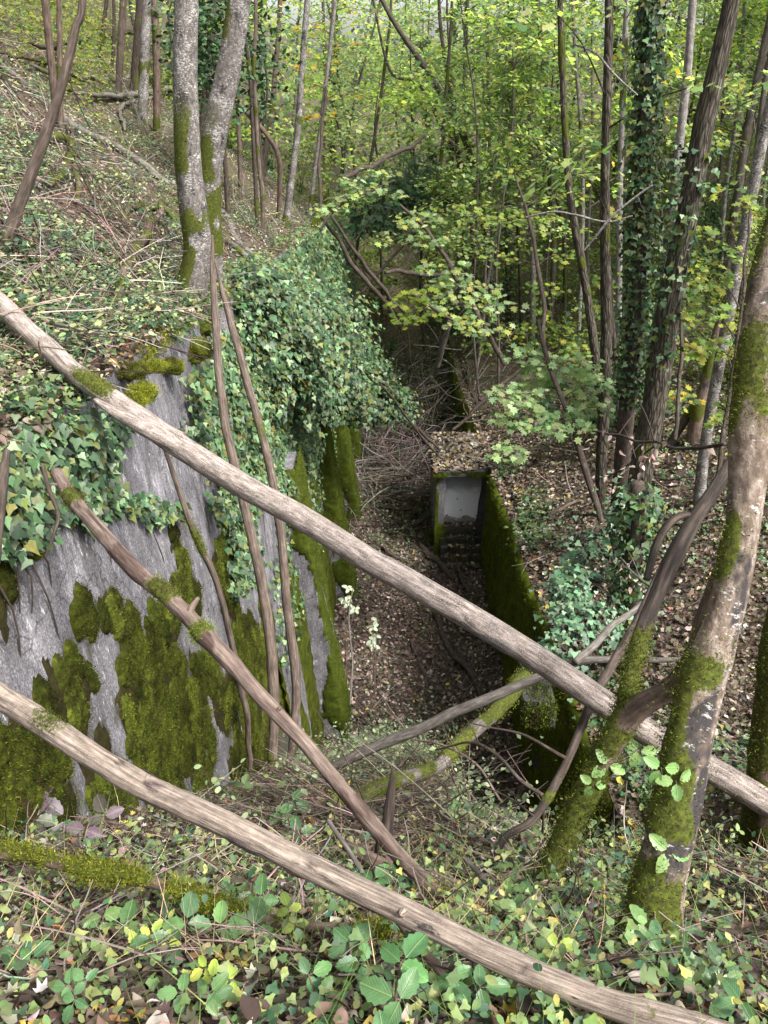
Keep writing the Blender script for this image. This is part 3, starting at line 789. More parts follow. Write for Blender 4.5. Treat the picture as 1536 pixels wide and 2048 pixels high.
lg1, inf1 = log('fallen_log', M_LOG, *path_px([(-260, 430, 34), (-70, 560, 38), (0, 612, 39), (80, 685, 40), (150, 745, 40), (240, 808, 41), (290, 842, 47), (360, 888, 49), (500, 975, 48), (700, 1095, 50), (900, 1215, 51), (1100, 1338, 52), (1300, 1462, 54), (1480, 1572, 55), (1580, 1632, 55), (1800, 1765, 55)], 5.5, 3.05),
    'long smooth pinkish grey log bridging the whole trench from the ivy bank', 'log', 301, 40, rough=.045, wob=.016, step=.03, cracks=(45, .06, .003), plates=(9, .85, .003),
    twigs=((.37, .2, -.6, .6, .035, .02), (.62, -.3, -.7, .3, .03, .022), (.83, .1, -.5, .8, .03, .018)), moss=lambda P, N, s, L: np.exp(-((s-2.55)/.17)**2)*smooth(-.2, .7, N[:, 2])*1.3*(.75+.5*vn(P, 9, 4)), fuzz=6, fs=.012)
# the branch scar where the log forks near the wall top
mb = MB(); P, r = path_px([(190, 800, 10), (225, 822, 22), (280, 852, 30), (340, 886, 30), (400, 918, 14)], 4.55, 4.3); tube(mb, P, r, 12, seed=5, rough=.06); mb.build('split_limb', M_LOG, lg1, col=False)
log('fallen_log', M_WEATHER, *path_px([(-300, 1190, 44), (-60, 1350, 46), (0, 1394, 47), (120, 1474, 48), (250, 1556, 48), (380, 1618, 50), (500, 1674, 50), (640, 1738, 50), (760, 1794, 50), (880, 1854, 51), (1000, 1914, 52), (1200, 1994, 52), (1420, 2062, 52), (1520, 2096, 52)], 3.25, 1.3),
    'weathered cream log with dark bark scraps crossing the brambles nearest the camera', 'log', 302, 40, rough=.05, wob=.01, step=.014, plates=(15, .30, .004), cracks=(60, .10, .0035),
    moss=lambda P, N, s, L: np.clip(np.exp(-((s-3.35)/.05)**2)+np.exp(-((s-3.7)/.04)**2)+np.exp(-((s-1.5)/.25)**2)*smooth(.3, .8, N[:, 2])*.6, 0, 1)*(.7+.6*vn(P, 14, 6)), fuzz=5, fs=.009,
    twigs=((.33, .3, -.2, .9, .04, .012), (.45, -.1, -.9, .4, .03, .015), (.68, .2, -.8, .5, .03, .014), (.56, .1, .3, .9, .04, .018), (.8, -.2, -.6, .8, .04, .016), (.2, -.3, -.6, -.5, .05, .012)))
log('fallen_log', M_REDLOG, *path_px([(112, 945, 24), (150, 1000, 28), (250, 1125, 31), (330, 1200, 32), (400, 1268, 33), (470, 1335, 32), (540, 1415, 31), (610, 1492, 29), (680, 1568, 30), (740, 1640, 31), (800, 1712, 30), (850, 1762, 28), (880, 1785, 24)], 3.95, 2.5),
    'reddish brown thin log sloping from the wall top down to a broken stump', 'log', 303, 28, rough=.06, wob=.015, step=.02, plates=(12, .1, .0035), cracks=(50, .09, .003),
    moss=lambda P, N, s, L: np.clip(np.exp(-((s-.23)/.06)**2)+np.exp(-((s-1.06)/.09)**2)*smooth(-.2, .5, N[:, 2])+np.exp(-((s-1.36)/.05)**2)*.8+.75*smooth(.25, .8, N[:, 2])*smooth(1.45, 1.9, s)*smooth(0, .5, vn(P, 5, 8)), 0, 1), fuzz=7, fs=.012,
    twigs=((.44, .5, .2, .75, .10, .022), (.06, -.6, -.2, .2, .10, .009), (.68, .3, -.2, .8, .05, .015)), cols=[(.14, .175, .03), (.1, .13, .02), (.19, .21, .05)])
log('fallen_log', M_BROWNLOG, *path_px([(690, 1690, 20.8), (790, 1742, 32), (900, 1775, 33.6), (1000, 1808, 28.8), (1060, 1830, 16)], 2.95, 2.6),
    'short dark brown log lying in the grass behind the cream log', 'log', 304, 14, rough=.06, wob=.01, moss=moss_fn(5, -.45, 6, .35), fuzz=5, fs=.011)
log('mossy_branch', M_BROWNLOG, *path_px([(-60, 1690, 26.5), (0, 1702, 27.6), (90, 1722, 24.2), (180, 1745, 26.5), (270, 1762, 25.3), (340, 1775, 19.6), (430, 1800, 23), (520, 1828, 24.2), (640, 1846, 20.7), (760, 1856, 19.6), (860, 1880, 11.5)], 2.55, 1.95),
    'thickly moss grown branch lying among bramble leaves below the mossy wall', 'branch', 305, 16, rough=.12, wob=.02, moss=moss_fn(7, .25, 9, .55, gain=2.6), fuzz=12, fs=.0115, cols=[(.17, .19, .015), (.12, .14, .012), (.22, .235, .03), (.07, .075, .012)])
log('mossy_branch', M_GREYB, *path_px([(660, 1608, 18), (740, 1590, 30), (800, 1568, 28), (870, 1530, 26), (940, 1470, 28), (1010, 1402, 28), (1050, 1352, 22)], 4.6, 7.6),
    'yellow mossy branch running down the slope toward the dark trench wall', 'branch', 306, 12, rough=.1, wob=.03, moss=moss_fn(9, .2, 5, .5), fuzz=5, fs=.02, cols=[(.17, .19, .03), (.12, .14, .02), (.22, .235, .05)])
log('fallen_branch', M_GREYB, *path_px([(650, 1545, 11.2), (690, 1520, 19.2), (760, 1488, 20.8), (830, 1462, 21.6), (940, 1412, 21.6), (1020, 1378, 20), (1085, 1352, 17.6), (1160, 1322, 16), (1240, 1322, 13.6), (1330, 1320, 10.4), (1372, 1316, 6.4)], 6.3, 5.2),
    'bare grey branch bent under the smooth log beside the yellow mossy branch', 'branch', 307, 10, rough=.06, wob=.02)
log('fallen_branch', M_GREYB, *path_px([(1150, 1325, 16), (1185, 1290, 16), (1222, 1250, 14.4), (1262, 1225, 12.8), (1285, 1205, 8)], 5.4, 5.8),
    'short grey branch rising from the smooth log toward the dark leaning stem', 'branch', 308, 9, rough=.06, wob=.02)
log('leaning_pole', M_POLE, *path_px([(424, 470, 5), (431, 600, 14.4), (437, 700, 16), (450, 850, 18.4), (490, 1020, 19.2), (520, 1150, 21.6), (543, 1300, 21.6), (548, 1400, 21.6), (545, 1520, 19.2)], 6.7, 7.4),
    'tall brown pole leaning on the ivy wall, the thickest and tallest one', 'pole', 310, 11, 'dead poles leaning on the ivy wall', rough=.05, wob=.02, moss=moss_fn(14, -.55, 4, .2, low=0), fuzz=3)
log('leaning_pole', M_POLE, *path_px([(430, 520, 4), (462, 640, 14.4), (492, 755, 15.2), (528, 880, 16), (558, 1040, 17.6), (573, 1200, 18.4), (592, 1340, 19.2), (590, 1440, 17.6), (578, 1530, 14.4)], 7.0, 7.9),
    'slim bent pole leaning against ivy just before the first bare buttress', 'pole', 311, 10, 'dead poles leaning on the ivy wall', rough=.05, wob=.02,
    moss=lambda P, N, s, L: np.exp(-((s-1.3)/.45)**2)*(.6+.6*vn(P, 4, 3)), fuzz=4, fs=.016)
log('leaning_pole', M_POLE, *path_px([(326, 890, 8), (350, 945, 10.4), (376, 1015, 11.2), (405, 1090, 12.8), (440, 1185, 12.8), (468, 1290, 12.8), (490, 1380, 12.8), (502, 1440, 12), (500, 1540, 10.4)], 5.2, 6.9),
    'thinnest dark pole with moss, leaning across the bare grey concrete face', 'pole', 312, 9, 'dead poles leaning on the ivy wall', rough=.05, wob=.02,
    moss=lambda P, N, s, L: np.exp(-((s-.75)/.22)**2)*(.7+.6*vn(P, 6, 3)), fuzz=6, fs=.014)
log('dark_sapling', M_DARKB, *path_px([(985, 1725, 12), (1012, 1672, 14.4), (1062, 1640, 16), (1108, 1575, 17.6), (1150, 1500, 17.6), (1190, 1400, 19.2), (1235, 1310, 20.8), (1275, 1240, 20.8), (1300, 1190, 19.2), (1330, 1120, 12.8)], 3.2, 4.2),
    'thin dark curved sapling stem in front of the smooth log', 'sapling', 313, 11, rough=.06, wob=.012,
    twigs=((.33, -.9, .0, .45, .5, .009), (.16, -.6, -.1, .6, .35, .006), (.2, .1, 0, -1, .28, .008), (.6, .5, .1, -.8, .5, .012)), moss=moss_fn(3, -.7, 6, .1), fuzz=2)
log('broken_stump', M_ROT, *path_px([(772, 1745, 40, 3.0), (770, 1690, 34, 3.0), (776, 1640, 24, 3.0), (782, 1590, 17, 3.0), (786, 1535, 5, 3.0)]),
    'splintered dark stump spike with mossy foot at the end of the reddish log', 'stump', 314, 12, rough=.16, wob=.01, moss=moss_fn(3, -.9, 6, .1, low=1.6, low_h=.1), fuzz=9, fs=.013, flare=.4)
log('stick', M_GREYB, *path_px([(928, 1716, 9), (960, 1750, 12), (1000, 1800, 10), (1025, 1828, 6)], 2.8, 2.45), 'pale bare stick poking out of grass beyond the cream log', 'stick', 315, 8, rough=.05, wob=.01)
log('stick', M_BROWNLOG, *path_px([(778, 1815, 14), (820, 1872, 18), (865, 1925, 19), (905, 1975, 15), (925, 2000, 8)], 1.85, 1.62), 'brown stick leaning on the near side of the cream log', 'stick', 316, 9, rough=.06, wob=.008)
log('stick', M_GREYB, *path_px([(655, 1640, 9), (700, 1705, 11), (725, 1745, 9)], 2.75, 2.5), 'short pale stick in the leaves between cream log and stump', 'stick', 317, 8, rough=.05)
log('stick', M_WEATHER, *path_px([(235, 790, 7), (290, 825, 9), (365, 868, 8), (372, 850, 3)], 5.2, 5.0), 'thin pale stick on the bank edge just above the smooth log', 'stick', 318, 7, rough=.05)
log('hanging_twig', M_DARKB, *path_px([(85, 930, 8), (100, 985, 9), (116, 1030, 8), (105, 1075, 6), (90, 1115, 3)], 3.8, 3.75), 'thin brown twig dangling from the ivy over the bare wall', 'twig', 319, 7, wob=.01)
log('leaning_post', M_DARKB, *path_px([(14, 900, 14), (6, 960, 20), (-4, 1040, 24), (-14, 1130, 24)], 3.3, 3.2), 'splintered dark brown stake standing before the ivy on the wall', 'stake', 320, 9, rough=.12)

# ------------------------------------------------------------------ dead wood on the hillside and in the trench
HG = 'dead branches lying on the hillside'
hill = [
 ([(-20, 115, 12), (40, 160, 14), (90, 200, 15), (150, 250, 16), (212, 284, 16), (270, 322, 15), (350, 376, 14), (440, 418, 16), (480, 488, 14), (530, 535, 11), (600, 605, 6)], M_GREYB, 'longest grey fallen trunk slanting down the hillside behind the twin trees', .18, -.7),
 ([(60, 85, 5, 1.5), (105, 95, 12, 1.5), (150, 80, 11, 1.5), (230, 66, 10, 1.5), (285, 60, 7, 1.5)], M_DARKB, 'dark branch raised above the slope near the hilltop', .3, -.55),
 ([(60, 128, 7), (110, 148, 9), (160, 152, 9), (240, 160, 10), (300, 152, 9), (352, 150, 8)], M_GREYB, 'mossy horizontal branch running behind the twin trees', .35, -.35),
 ([(150, 186, 6), (210, 192, 10), (290, 186, 11), (350, 174, 10), (430, 160, 8), (440, 130, 4)], M_GREYB, 'bare pale branch running level behind the twin trees', .35, -1.5),
 ([(248, 462, 9), (250, 432, 11), (262, 416, 11), (292, 413, 11), (326, 420, 10), (352, 442, 8)], M_POLE, 'small branch arched like a hook beside the twin tree foot', .15, .15),
 ([(322, 408, 9), (306, 440, 14), (284, 478, 17), (262, 520, 17), (245, 575, 14), (222, 620, 10), (208, 650, 6)], M_BROWNLOG, 'broken brown stick half covered in moss on the open slope', .25, -.15),
 ([(95, 276, 14), (125, 280, 15), (142, 292, 14), (138, 325, 13), (120, 352, 11), (98, 372, 7)], M_GREYB, 'bright mossy bent branch on the upper slope', .12, .5),
 ([(145, 268, 7), (150, 320, 10), (154, 370, 11), (158, 410, 9)], M_BROWNLOG, 'short upright brown snag on the upper slope', .1, -.4),
 ([(-10, 300, 6), (30, 325, 8), (70, 362, 7), (100, 395, 4)], M_GREYB, 'grey stick lying at the edge of the upper slope', .08, -.4),
 ([(338, 545, 4), (334, 505, 7), (345, 478, 7), (370, 470, 6)], M_DARKB, 'thin dark hooked twig touching the twin tree', .2, -.8),
 ([(402, 462, 9), (452, 482, 11), (505, 518, 11), (560, 558, 9), (605, 612, 6)], M_GREYB, 'mossy branch lying over the ivy just past the twin tree', .25, .05),
 ([(195, 290, 9), (225, 330, 10), (245, 365, 8)], M_GREYB, 'stubby mossy branch half sunk in the herbs', .1, .3),
 ([(165, 150, 10), (60, 120, 6), (-20, 105, 6)], M_DARKB, 'thin dark branch near the top corner of the slope', .2, -.3),
 ([(315, 420, 5), (345, 520, 6), (352, 600, 5), (375, 660, 3)], M_DARKB, 'thin bramble cane drooping before the twin tree foot', .3, -1.5),
 ([(100, 240, 12), (135, 255, 12), (190, 300, 9)], M_DARKB, 'rotten dark branch stub beside the longest fallen trunk', .1, -.3),
 ([(250, 260, 5), (240, 225, 7), (255, 205, 6), (310, 195, 4)], M_GREYB, 'pale forked twig standing in the upper herbs', .3, -1.5),
 ([(390, 1010, 1), (391, 1012, 1)], None, '', 0, 0),
]
for q, (rows, mt, lab, lift, bias) in enumerate(hill):
    if mt is None: continue
    P, r = lay_px(rows, lift)
    log('fallen_branch', mt, P, r, lab, 'branch', 340+q, 9, HG, rough=.1, wob=.04, moss=moss_fn(20+q, bias-.1, 5, .45), fuzz=3, fs=.018,
        twigs=((.4, .3, .1, .8, .35, .006), (.7, -.3, .1, .7, .3, .005)) if len(rows) > 4 else ())
TG = 'fallen branches on the trench floor'
floorb = [
 ([(800, 832, 7), (830, 862, 10), (860, 890, 11), (900, 925, 9), (935, 940, 5)], 'thick branch leaning onto the shelter roof', .9),
 ([(745, 1010, 6), (800, 1018, 9), (845, 1012, 6)], 'small straight branch lying level before the ivy', .08),
 ([(838, 1082, 10), (862, 1112, 14), (890, 1140, 13), (908, 1158, 8)], 'dark bent branch beside the shelter steps', .12),
 ([(755, 1160, 6), (800, 1140, 9), (845, 1118, 7)], 'dark branch pointing at the mossy stone block', .1),
 ([(868, 1225, 8), (885, 1270, 12), (912, 1310, 13), (940, 1345, 12), (962, 1392, 8)], 'longest dark branch on the open trench floor', .12),
 ([(820, 1280, 5), (840, 1330, 8), (855, 1375, 6)], 'short dark branch next to the longest floor branch', .08),
 ([(885, 1010, 6), (862, 1030, 9), (828, 1052, 8)], 'slim plank-like branch propped beside the shelter wall', .4),
 ([(745, 1085, 5), (780, 1110, 7), (820, 1125, 5)], 'thin branch on litter close to the mossy buttresses', .08),
 ([(700, 1175, 6), (740, 1160, 8), (770, 1150, 5)], 'thin branch touching a mossy buttress foot', .08),
 ([(905, 1065, 5), (912, 1105, 6), (921, 1150, 7), (930, 1175, 4)], 'slender stick propped on the shelter steps', .25),
 ([(770, 920, 5), (815, 918, 7), (850, 925, 4)], 'dark branch lying level farther along the trench', .08),
 ([(1030, 1090, 4), (1100, 1030, 8), (1160, 1000, 5)], 'straight pale stick on the leafy bank above the mossy wall', .1),
 ([(1130, 1110, 4), (1200, 1058, 7), (1240, 1025, 4)], 'brown stick on the leafy bank near the dark trunks', .1),
]
for q, (rows, lab, lift) in enumerate(floorb):
    P, r = lay_px(rows, lift)
    log('fallen_branch', M_DARKB if q < 11 else M_BROWNLOG, P, r, lab, 'branch', 380+q, 8, TG, rough=.1, wob=.05, twigs=((.5, .5, .1, .4, .5, .012),))
# long dead stems tipped over the trench beyond the ivy, and canes of the brush pile
slant = [([(640, 430, 6), (690, 500, 9), (740, 570, 9), (800, 650, 7)], 16, 'dead stem tipped into the trench, upper one of the pair'), ([(655, 420, 5), (715, 510, 8), (775, 585, 8), (830, 640, 5)], 17, 'dead stem tipped into the trench, lower one of the pair'),
 ([(688, 355, 9), (740, 335, 10), (800, 305, 9), (850, 270, 6)], 19, 'leaning dead trunk above the brush pile'), ([(770, 545, 7), (830, 548, 9), (900, 556, 8)], 18, 'level dead stem lying across the dark brush'),
 ([(900, 640, 10), (885, 690, 12), (875, 735, 8)], 20, 'broken pale stub standing at the dark trench end'), ([(690, 690, 5), (760, 750, 8), (830, 850, 8), (880, 900, 5)], 17, 'dead stem trailing down from the ivy mound'),
 ([(560, 560, 6), (590, 620, 9), (625, 680, 7)], 11, 'broken stem hanging through the ivy curtain'), ([(640, 690, 5), (700, 735, 7), (770, 765, 4)], 12.5, 'thin pale stem poking out of the ivy mound'),
 ([(960, 800, 6), (1010, 770, 9), (1060, 720, 5)], 17, 'leaning dead stem on the bank behind the shelter'), ([(905, 860, 6), (960, 810, 8), (990, 770, 5)], 18.5, 'mossy stem propped behind the shelter roof')]
for q, (rows, t, lab) in enumerate(slant):
    P, r = path_px(rows, t, t+1.2)
    log('dead_stem', M_DARKB if q not in (4, 7) else M_GREYB, P, r, lab, 'dead stem', 400+q, 8, 'dead stems tipped over the trench', rough=.1, wob=.06, twigs=((.3, .4, .1, .5, .9, .012), (.6, -.4, .1, .6, .8, .012), (.8, .5, 0, -.4, .7, .01)))
# stones
def stone(name, c, size, label, seed, mat, mossy=0., group=None):
    root = empty(name, c); tag(root, label, 'stone', group)
    mb = MB(); sx, sy, sz = size
    rr = np.random.default_rng(seed); j = lambda: rr.uniform(-.14, .14)
    c8 = [(x*sx+j()*sx+c[0], y*sy+j()*sy+c[1], z*sz+j()*sz+c[2]) for x, y, z in ((-1, -1, -1), (1, -1, -1), (1, 1, -1), (-1, 1, -1), (-.8, -.8, 1), (.8, -.8, 1), (.8, .8, 1), (-.8, .8, 1))]
    hexa(mb, c8, 10, min(size)*.22, seed, 1.2/min(size)); mb.build('block', mat, root, col=False)
    if mossy:
        n = 2600; u = rr.uniform(-1, 1, (n, 2)); P = np.stack([c[0]+u[:, 0]*sx*.85, c[1]+u[:, 1]*sy*.85, np.full(n, c[2]+sz*1.0)], 1); f = rr.random(n) < .5
        P[f, 1] = c[1]-sy*.95; P[f, 2] = c[2]+rr.uniform(-1, 1, f.sum())*sz
        m2 = MB(); tufts(m2, P, np.where(f[:, None], [[0, -1., .2]], [[0, 0, 1.]]), (vn(P, 2.5, seed) > -.4-mossy).astype(float), 1.5, .035, seed, DK); m2.build('moss', M_MOSS, root)
h = hit(868, 1098); stone('mossy_stone', h+np.array([0, .2, .16]), (.27, .22, .2), 'square mossy stone block lying beside the shelter steps', 11, M_DARKCONC, .4)
h = hit(838, 1040); stone('mossy_stone', h+np.array([0, .2, .12]), (.2, .2, .16), 'smaller mossy stone on the trench floor before the shelter wall', 12, M_DARKCONC, .4)
h = at(1070, 1385, 9.6); stone('concrete_block', h, (.2, .4, .16), 'broken grey concrete block at the trench wall under the smooth log', 13, M_DARKCONC, .25)
for q, (px, py, sx, lab) in enumerate([(20, 865, .07, 'flat pale stone at the wall top, nearest the frame edge'), (50, 880, .05, 'small pale stone wedged beside the flat stone at the wall top'), (50, 790, .06, 'rough grey stone in the soil over the ivy bank'), (95, 650, .06, 'grey stone showing on the slope under the smooth log'), (8, 905, .06, 'round stone at the wall top under the flat stone')]):
    h = hit(px, py); stone('bank_stone', h+np.array([0, 0, .02]), (sx, sx*.7, sx*.4), lab, 14+q, M_STONE, 0, 'stones at the wall top')

# thin bare twigs in front of the bank
TWG = 'thin bare twigs before the bank trees'
for q, (rows, t0, t1, mt, lab) in enumerate([
 ([(1185, 862, 4), (1240, 880, 5), (1310, 890, 6), (1380, 893, 7), (1450, 888, 8)], 4.6, 2.6, M_DARKB, 'thin level twig reaching from the big leaning tree, hung with shrivelled leaves'),
 ([(1215, 955, 3), (1260, 925, 4), (1310, 892, 4)], 4.4, 4.0, M_DARKB, 'short side twig with shrivelled leaves below the level twig'),
 ([(1165, 505, 3), (1200, 460, 5), (1240, 420, 5), (1305, 370, 4)], 9.5, 9.0, M_ASH, 'pale bare twig rising before the bowed slim trunk'),
 ([(1050, 435, 3), (1110, 422, 4), (1150, 428, 4), (1210, 440, 4), (1265, 432, 3)], 10, 9.5, M_ASH, 'pale crooked twig crossing the bowed slim trunk'),
 ([(1150, 90, 3), (1190, 105, 4), (1230, 150, 4), (1275, 190, 3)], 10, 9.5, M_ASH, 'pale arching twig before the ivy wrapped trunk'),
 ([(1240, 1115, 3), (1270, 1150, 4), (1305, 1175, 5), (1330, 1170, 4)], 5.5, 4.5, M_GREYB, 'dry twig with pinkish dead leaves beside the dark leaning limb'),
 ([(690, 720, 3), (760, 770, 5), (850, 880, 5), (880, 915, 3)], 14, 16, M_DARKB, 'twig sagging from the ivy heap toward the shelter'),
 ([(700, 1410, 3), (705, 1330, 4), (700, 1250, 3), (706, 1175, 2)], 9.4, 9.4, M_GREYB, 'upright dry stalk before the mossy buttress'),
 ([(1000, 1600, 5), (950, 1530, 6), (890, 1490, 5), (830, 1480, 3)], 5, 5.5, M_POLE, 'thin arching cane over the bramble slope'),
 ([(1085, 1590, 8), (1040, 1560, 8), (980, 1510, 7), (930, 1490, 5), (870, 1500, 3)], 3.8, 4.6, M_POLE, 'brown side cane springing from the curved dark sapling')]):
    P, r = path_px(rows, t0, t1); root, info = log('bare_twig', mt, P, r, lab, 'twig', 430+q, 7, TWG, rough=.06, wob=.03, twigs=((.3, .4, .2, .5, .18, .004), (.6, -.3, .1, .6, .22, .004), (.8, .3, -.2, -.6, .15, .003)))
    if q in (0, 1, 5):
        rr = np.random.default_rng(q); C = info['C']; n = 26; i = rr.integers(0, len(C), n); lm = MB(); pos = C[i]+rr.normal(size=(n, 3))*.035-np.array([0, 0, .04])
        scatter(lm, DEAD3, pos, rand_dirs(n, rr), rand_dirs(n, rr)*.4+np.array([0, 0, -1]), .04*rr.uniform(.6, 1.2, n), palette(n, [(.26, .19, .165), (.17, .12, .10), (.34, .27, .23)], None, .15, rr)); lm.build('dead_leaves', M_DEAD, root)
# ------------------------------------------------------------------ trees
GREENS_FAR = [(.29, .38, .14), (.21, .30, .11), (.38, .43, .18), (.11, .19, .075), (.36, .36, .10), (.08, .14, .06), (.38, .27, .05)]
GW = (5, 5, 3.5, 4, .7, 2.5, .25)
def leaves_at(mb, pos, size, cols, wts, tmpl, rng, flat=.5, up=(0, 0, 1.), jit=.2):
    n = len(pos)
    nrm = norm(rand_dirs(n, rng)*flat+np.array(up)); d = rand_dirs(n, rng)*np.array([1, 1, .5])+np.array([0, 0, -.25])
    return scatter(mb, tmpl, pos, nrm, d, size*rng.uniform(.6, 1.25, n), palette(n, cols, wts, jit, rng))
def spray(mb, c, rx, ry, n, size, cols, wts, tmpl, rng, tilt=(0, -.25, 1.), thick=.06, flat=.35):
    """a flat layer of foliage round c on a plane tilted a little toward the open trench"""
    z = norm(np.array([tilt]))[0]; x = np.array([1., 0, 0]); x = norm((x-z*x.dot(z))[None])[0]; y = np.cross(z, x)
    a = rng.uniform(0, 2*math.pi, n); r = np.sqrt(rng.random(n))
    pos = c+x*(r*np.cos(a)*rx)[:, None]+y*(r*np.sin(a)*ry)[:, None]+z*rng.normal(0, thick, n)[:, None]
    return leaves_at(mb, pos, size, cols, wts, tmpl, rng, flat, tilt)
def ivy_on(mb, C, R, T, n, size, rng, s0=0, s1=1., spread=.08, cols=None):
    i = rng.integers(int(s0*(len(C)-1)), max(1, int(s1*(len(C)-1))), n); th = rng.uniform(0, 2*math.pi, n)
    U = norm(np.cross(T[i], np.array([[.3, 1, .2]]))); W = np.cross(T[i], U)
    N = U*np.cos(th)[:, None]+W*np.sin(th)[:, None]
    lump = .5+.9*np.clip(vn(C[i]*2.2, 1, 3)+.3*vn(C[i]*6, 1, 4)+.25, 0, 1)
    pos = C[i]+N*(R[i]+np.abs(rng.normal(0, spread, n))*lump+.01)[:, None]+rng.normal(size=(n, 3))*.03
    nrm = norm(N+rand_dirs(n, rng)*.85+np.array([0, -.2, .5])); d = rand_dirs(n, rng)*.9+np.array([0, 0, -.7])
    return scatter(mb, IVY, pos, nrm, d, size*rng.uniform(.6, 1.25, n), palette(n, cols or IVYC, None, .22, rng))
IVYC = [(.024, .056, .022), (.038, .082, .034), (.06, .115, .05), (.014, .03, .013), (.09, .15, .07), (.14, .20, .10), (.05, .07, .02), (.11, .12, .03)]

def trunk_px(rows, Y=None, t=None):
    """rows from the foot up (px, py, width); the stem stands in a plane of constant distance, foot on the ground"""
    if Y is None:
        if t is None:
            h = hit(rows[0][0], rows[0][1]); Y = h[1]
        else: Y = at(rows[0][0], rows[0][1], t)[1]
    P = np.array([atY(a, b, Y) for a, b, _ in rows])
    tt = P[:, 1]*CP-P[:, 2]*SP
    rad = np.array([r[2] for r in rows])*tt/F/2
    return P, rad
def extend(P, rad, top, bottom=True):
    """carries the stem on above the picture and roots it in the ground"""
    if top > P[-1][2]:
        d = norm((P[-1]-P[max(0, len(P)-3)])[None])[0]
        d = norm((d*np.array([.6, .6, 1])+np.array([0, 0, .8]))[None])[0]; L = (top-P[-1][2])/max(d[2], .3)
        P = np.concatenate([P, [P[-1]+d*L*.5, P[-1]+d*L]]); rad = np.concatenate([rad, [rad[-1]*.75, rad[-1]*.4]])
    if bottom:
        f = P[0]; g = float(ground(f[0], f[1])); d = norm((P[0]-P[1])[None])[0]
        z = min(g, f[2])-.15
        k = (f[2]-z)/max(-d[2], .4)
        P = np.concatenate([[np.array([f[0]+d[0]*k, f[1]+d[1]*k, z])], P]); rad = np.concatenate([[rad[0]*1.05], rad])
    return P, rad
def tree(name, rows, mat, label, seed, top=2.5, Y=None, t=None, group=None, sides=10, moss=None, fuzz=0, fs=.02, branches=(), leaves=(), ivy=None, flare=.35, crown_top=0, cols=GREENS_FAR, wts=GW, lsize=.13, rough=.06, furrow=0., wob=0., cat='tree', base_ext=True):
    """thing > trunk, branch, crown, moss, ivy_cover"""
    rng = np.random.default_rng(seed)
    if isinstance(rows, tuple): P, rad = rows
    else: P, rad = trunk_px(rows, Y, t)
    P, rad = extend(P, rad, top, base_ext)
    root = empty(name, P[0]); tag(root, label, cat, group)
    mb = MB(); info = tube(mb, P, rad, sides, seed=seed, moss=moss, flare=flare, rough=rough, step=max(.05, float(rad.mean())*1.5), furrow=furrow, wob=wob)
    for (bp, br) in branches: tube(mb, bp, br, 6, seed=seed+3, rough=.06, wob=.04)
    C = info['C']; lm = MB()
    for (c, rx, ry, n) in leaves: spray(lm, c, rx, ry, n, lsize, cols, wts, MAPLE_FAR, rng)
    if crown_top:
        ncl = crown_top
        for q in range(ncl):
            i = rng.integers(int(len(C)*.35), len(C)); a = rng.uniform(0, 2*math.pi); L = rng.uniform(.5, 2.3)
            c = C[i]+np.array([math.cos(a)*L, math.sin(a)*L, L*.35+rng.normal(0, .3)])
            tube(mb, [C[i], (C[i]+c)/2+np.array([0, 0, .15]), c], [max(.008, info['R'][i]*.25), .01, .004], 4, step=.35, seed=seed+q)
            spray(lm, c, rng.uniform(.5, 1.1), rng.uniform(.4, .9), rng.integers(45, 95), lsize, cols, wts, MAPLE_FAR, rng, tilt=(rng.normal(0, .3), rng.normal(-.1, .3), 1), thick=.1, flat=.5)
    mb.build('trunk', mat, root, col=False)
    if lm.n: lm.build('crown', M_LEAF, root)
    if moss is not None and fuzz:
        m2 = MB(); tufts(m2, info['P'], info['N'], info['m'], fuzz, fs, seed, jit=info['jit'])
        if m2.n: m2.build('moss', M_MOSS, root)
    if ivy:
        m3 = MB(); ivy_on(m3, C, info['R'], info['T'], ivy[0], ivy[1], rng, ivy[2], ivy[3], ivy[4]); m3.build('ivy_cover', M_IVY, root)
    return root, info

# twin pale trees at the wall top
tree('twin_tree', [(393, 690, 70), (390, 640, 64), (382, 600, 60), (388, 560, 54), (398, 500, 52), (392, 450, 52), (386, 400, 51), (378, 330, 50), (374, 250, 49), (371, 150, 48), (372, 60, 47), (373, -40, 46)], M_ASH,
     'pale spotted trunk with mossy foot at the wall top, upright one of the twins', 501, 3.0, t=8.5, sides=20, flare=.25, rough=.035, fuzz=14, fs=.018, group='twin trees at the wall top',
     moss=lambda P, N, s, L: np.clip(1.4*np.exp(-(s/.6)**2)+.95*smooth(3.4, 1.6, s)*smooth(-.15, .3, -N[:, 0]*.5+fbm(P*np.array([1, 1, .7]), 4.2, 3, 3)*1.1+.28)+.0, 0, 1))
tree('twin_tree', [(432, 690, 34), (428, 600, 36), (424, 500, 40), (418, 420, 42), (420, 350, 44), (427, 290, 46), (440, 220, 47), (455, 150, 46), (468, 80, 44), (480, 0, 43), (490, -60, 42)], M_ASH,
     'leaning pale trunk with green moss patches, slanting one of the twins', 502, 3.0, t=9.5, sides=18, flare=.2, rough=.04, fuzz=14, fs=.018, group='twin trees at the wall top',
     moss=lambda P, N, s, L: np.clip(.95*smooth(3.5, 1.9, s)*smooth(-.45, .2, -N[:, 0]*.4+fbm(P, 3.4, 3, 13)*1.0+.15)+.5*np.exp(-(s/.5)**2)+.6*smooth(.3, .6, fbm(P, 2.5, 2, 15))*smooth(0, .5, -N[:, 0]), 0, 1))
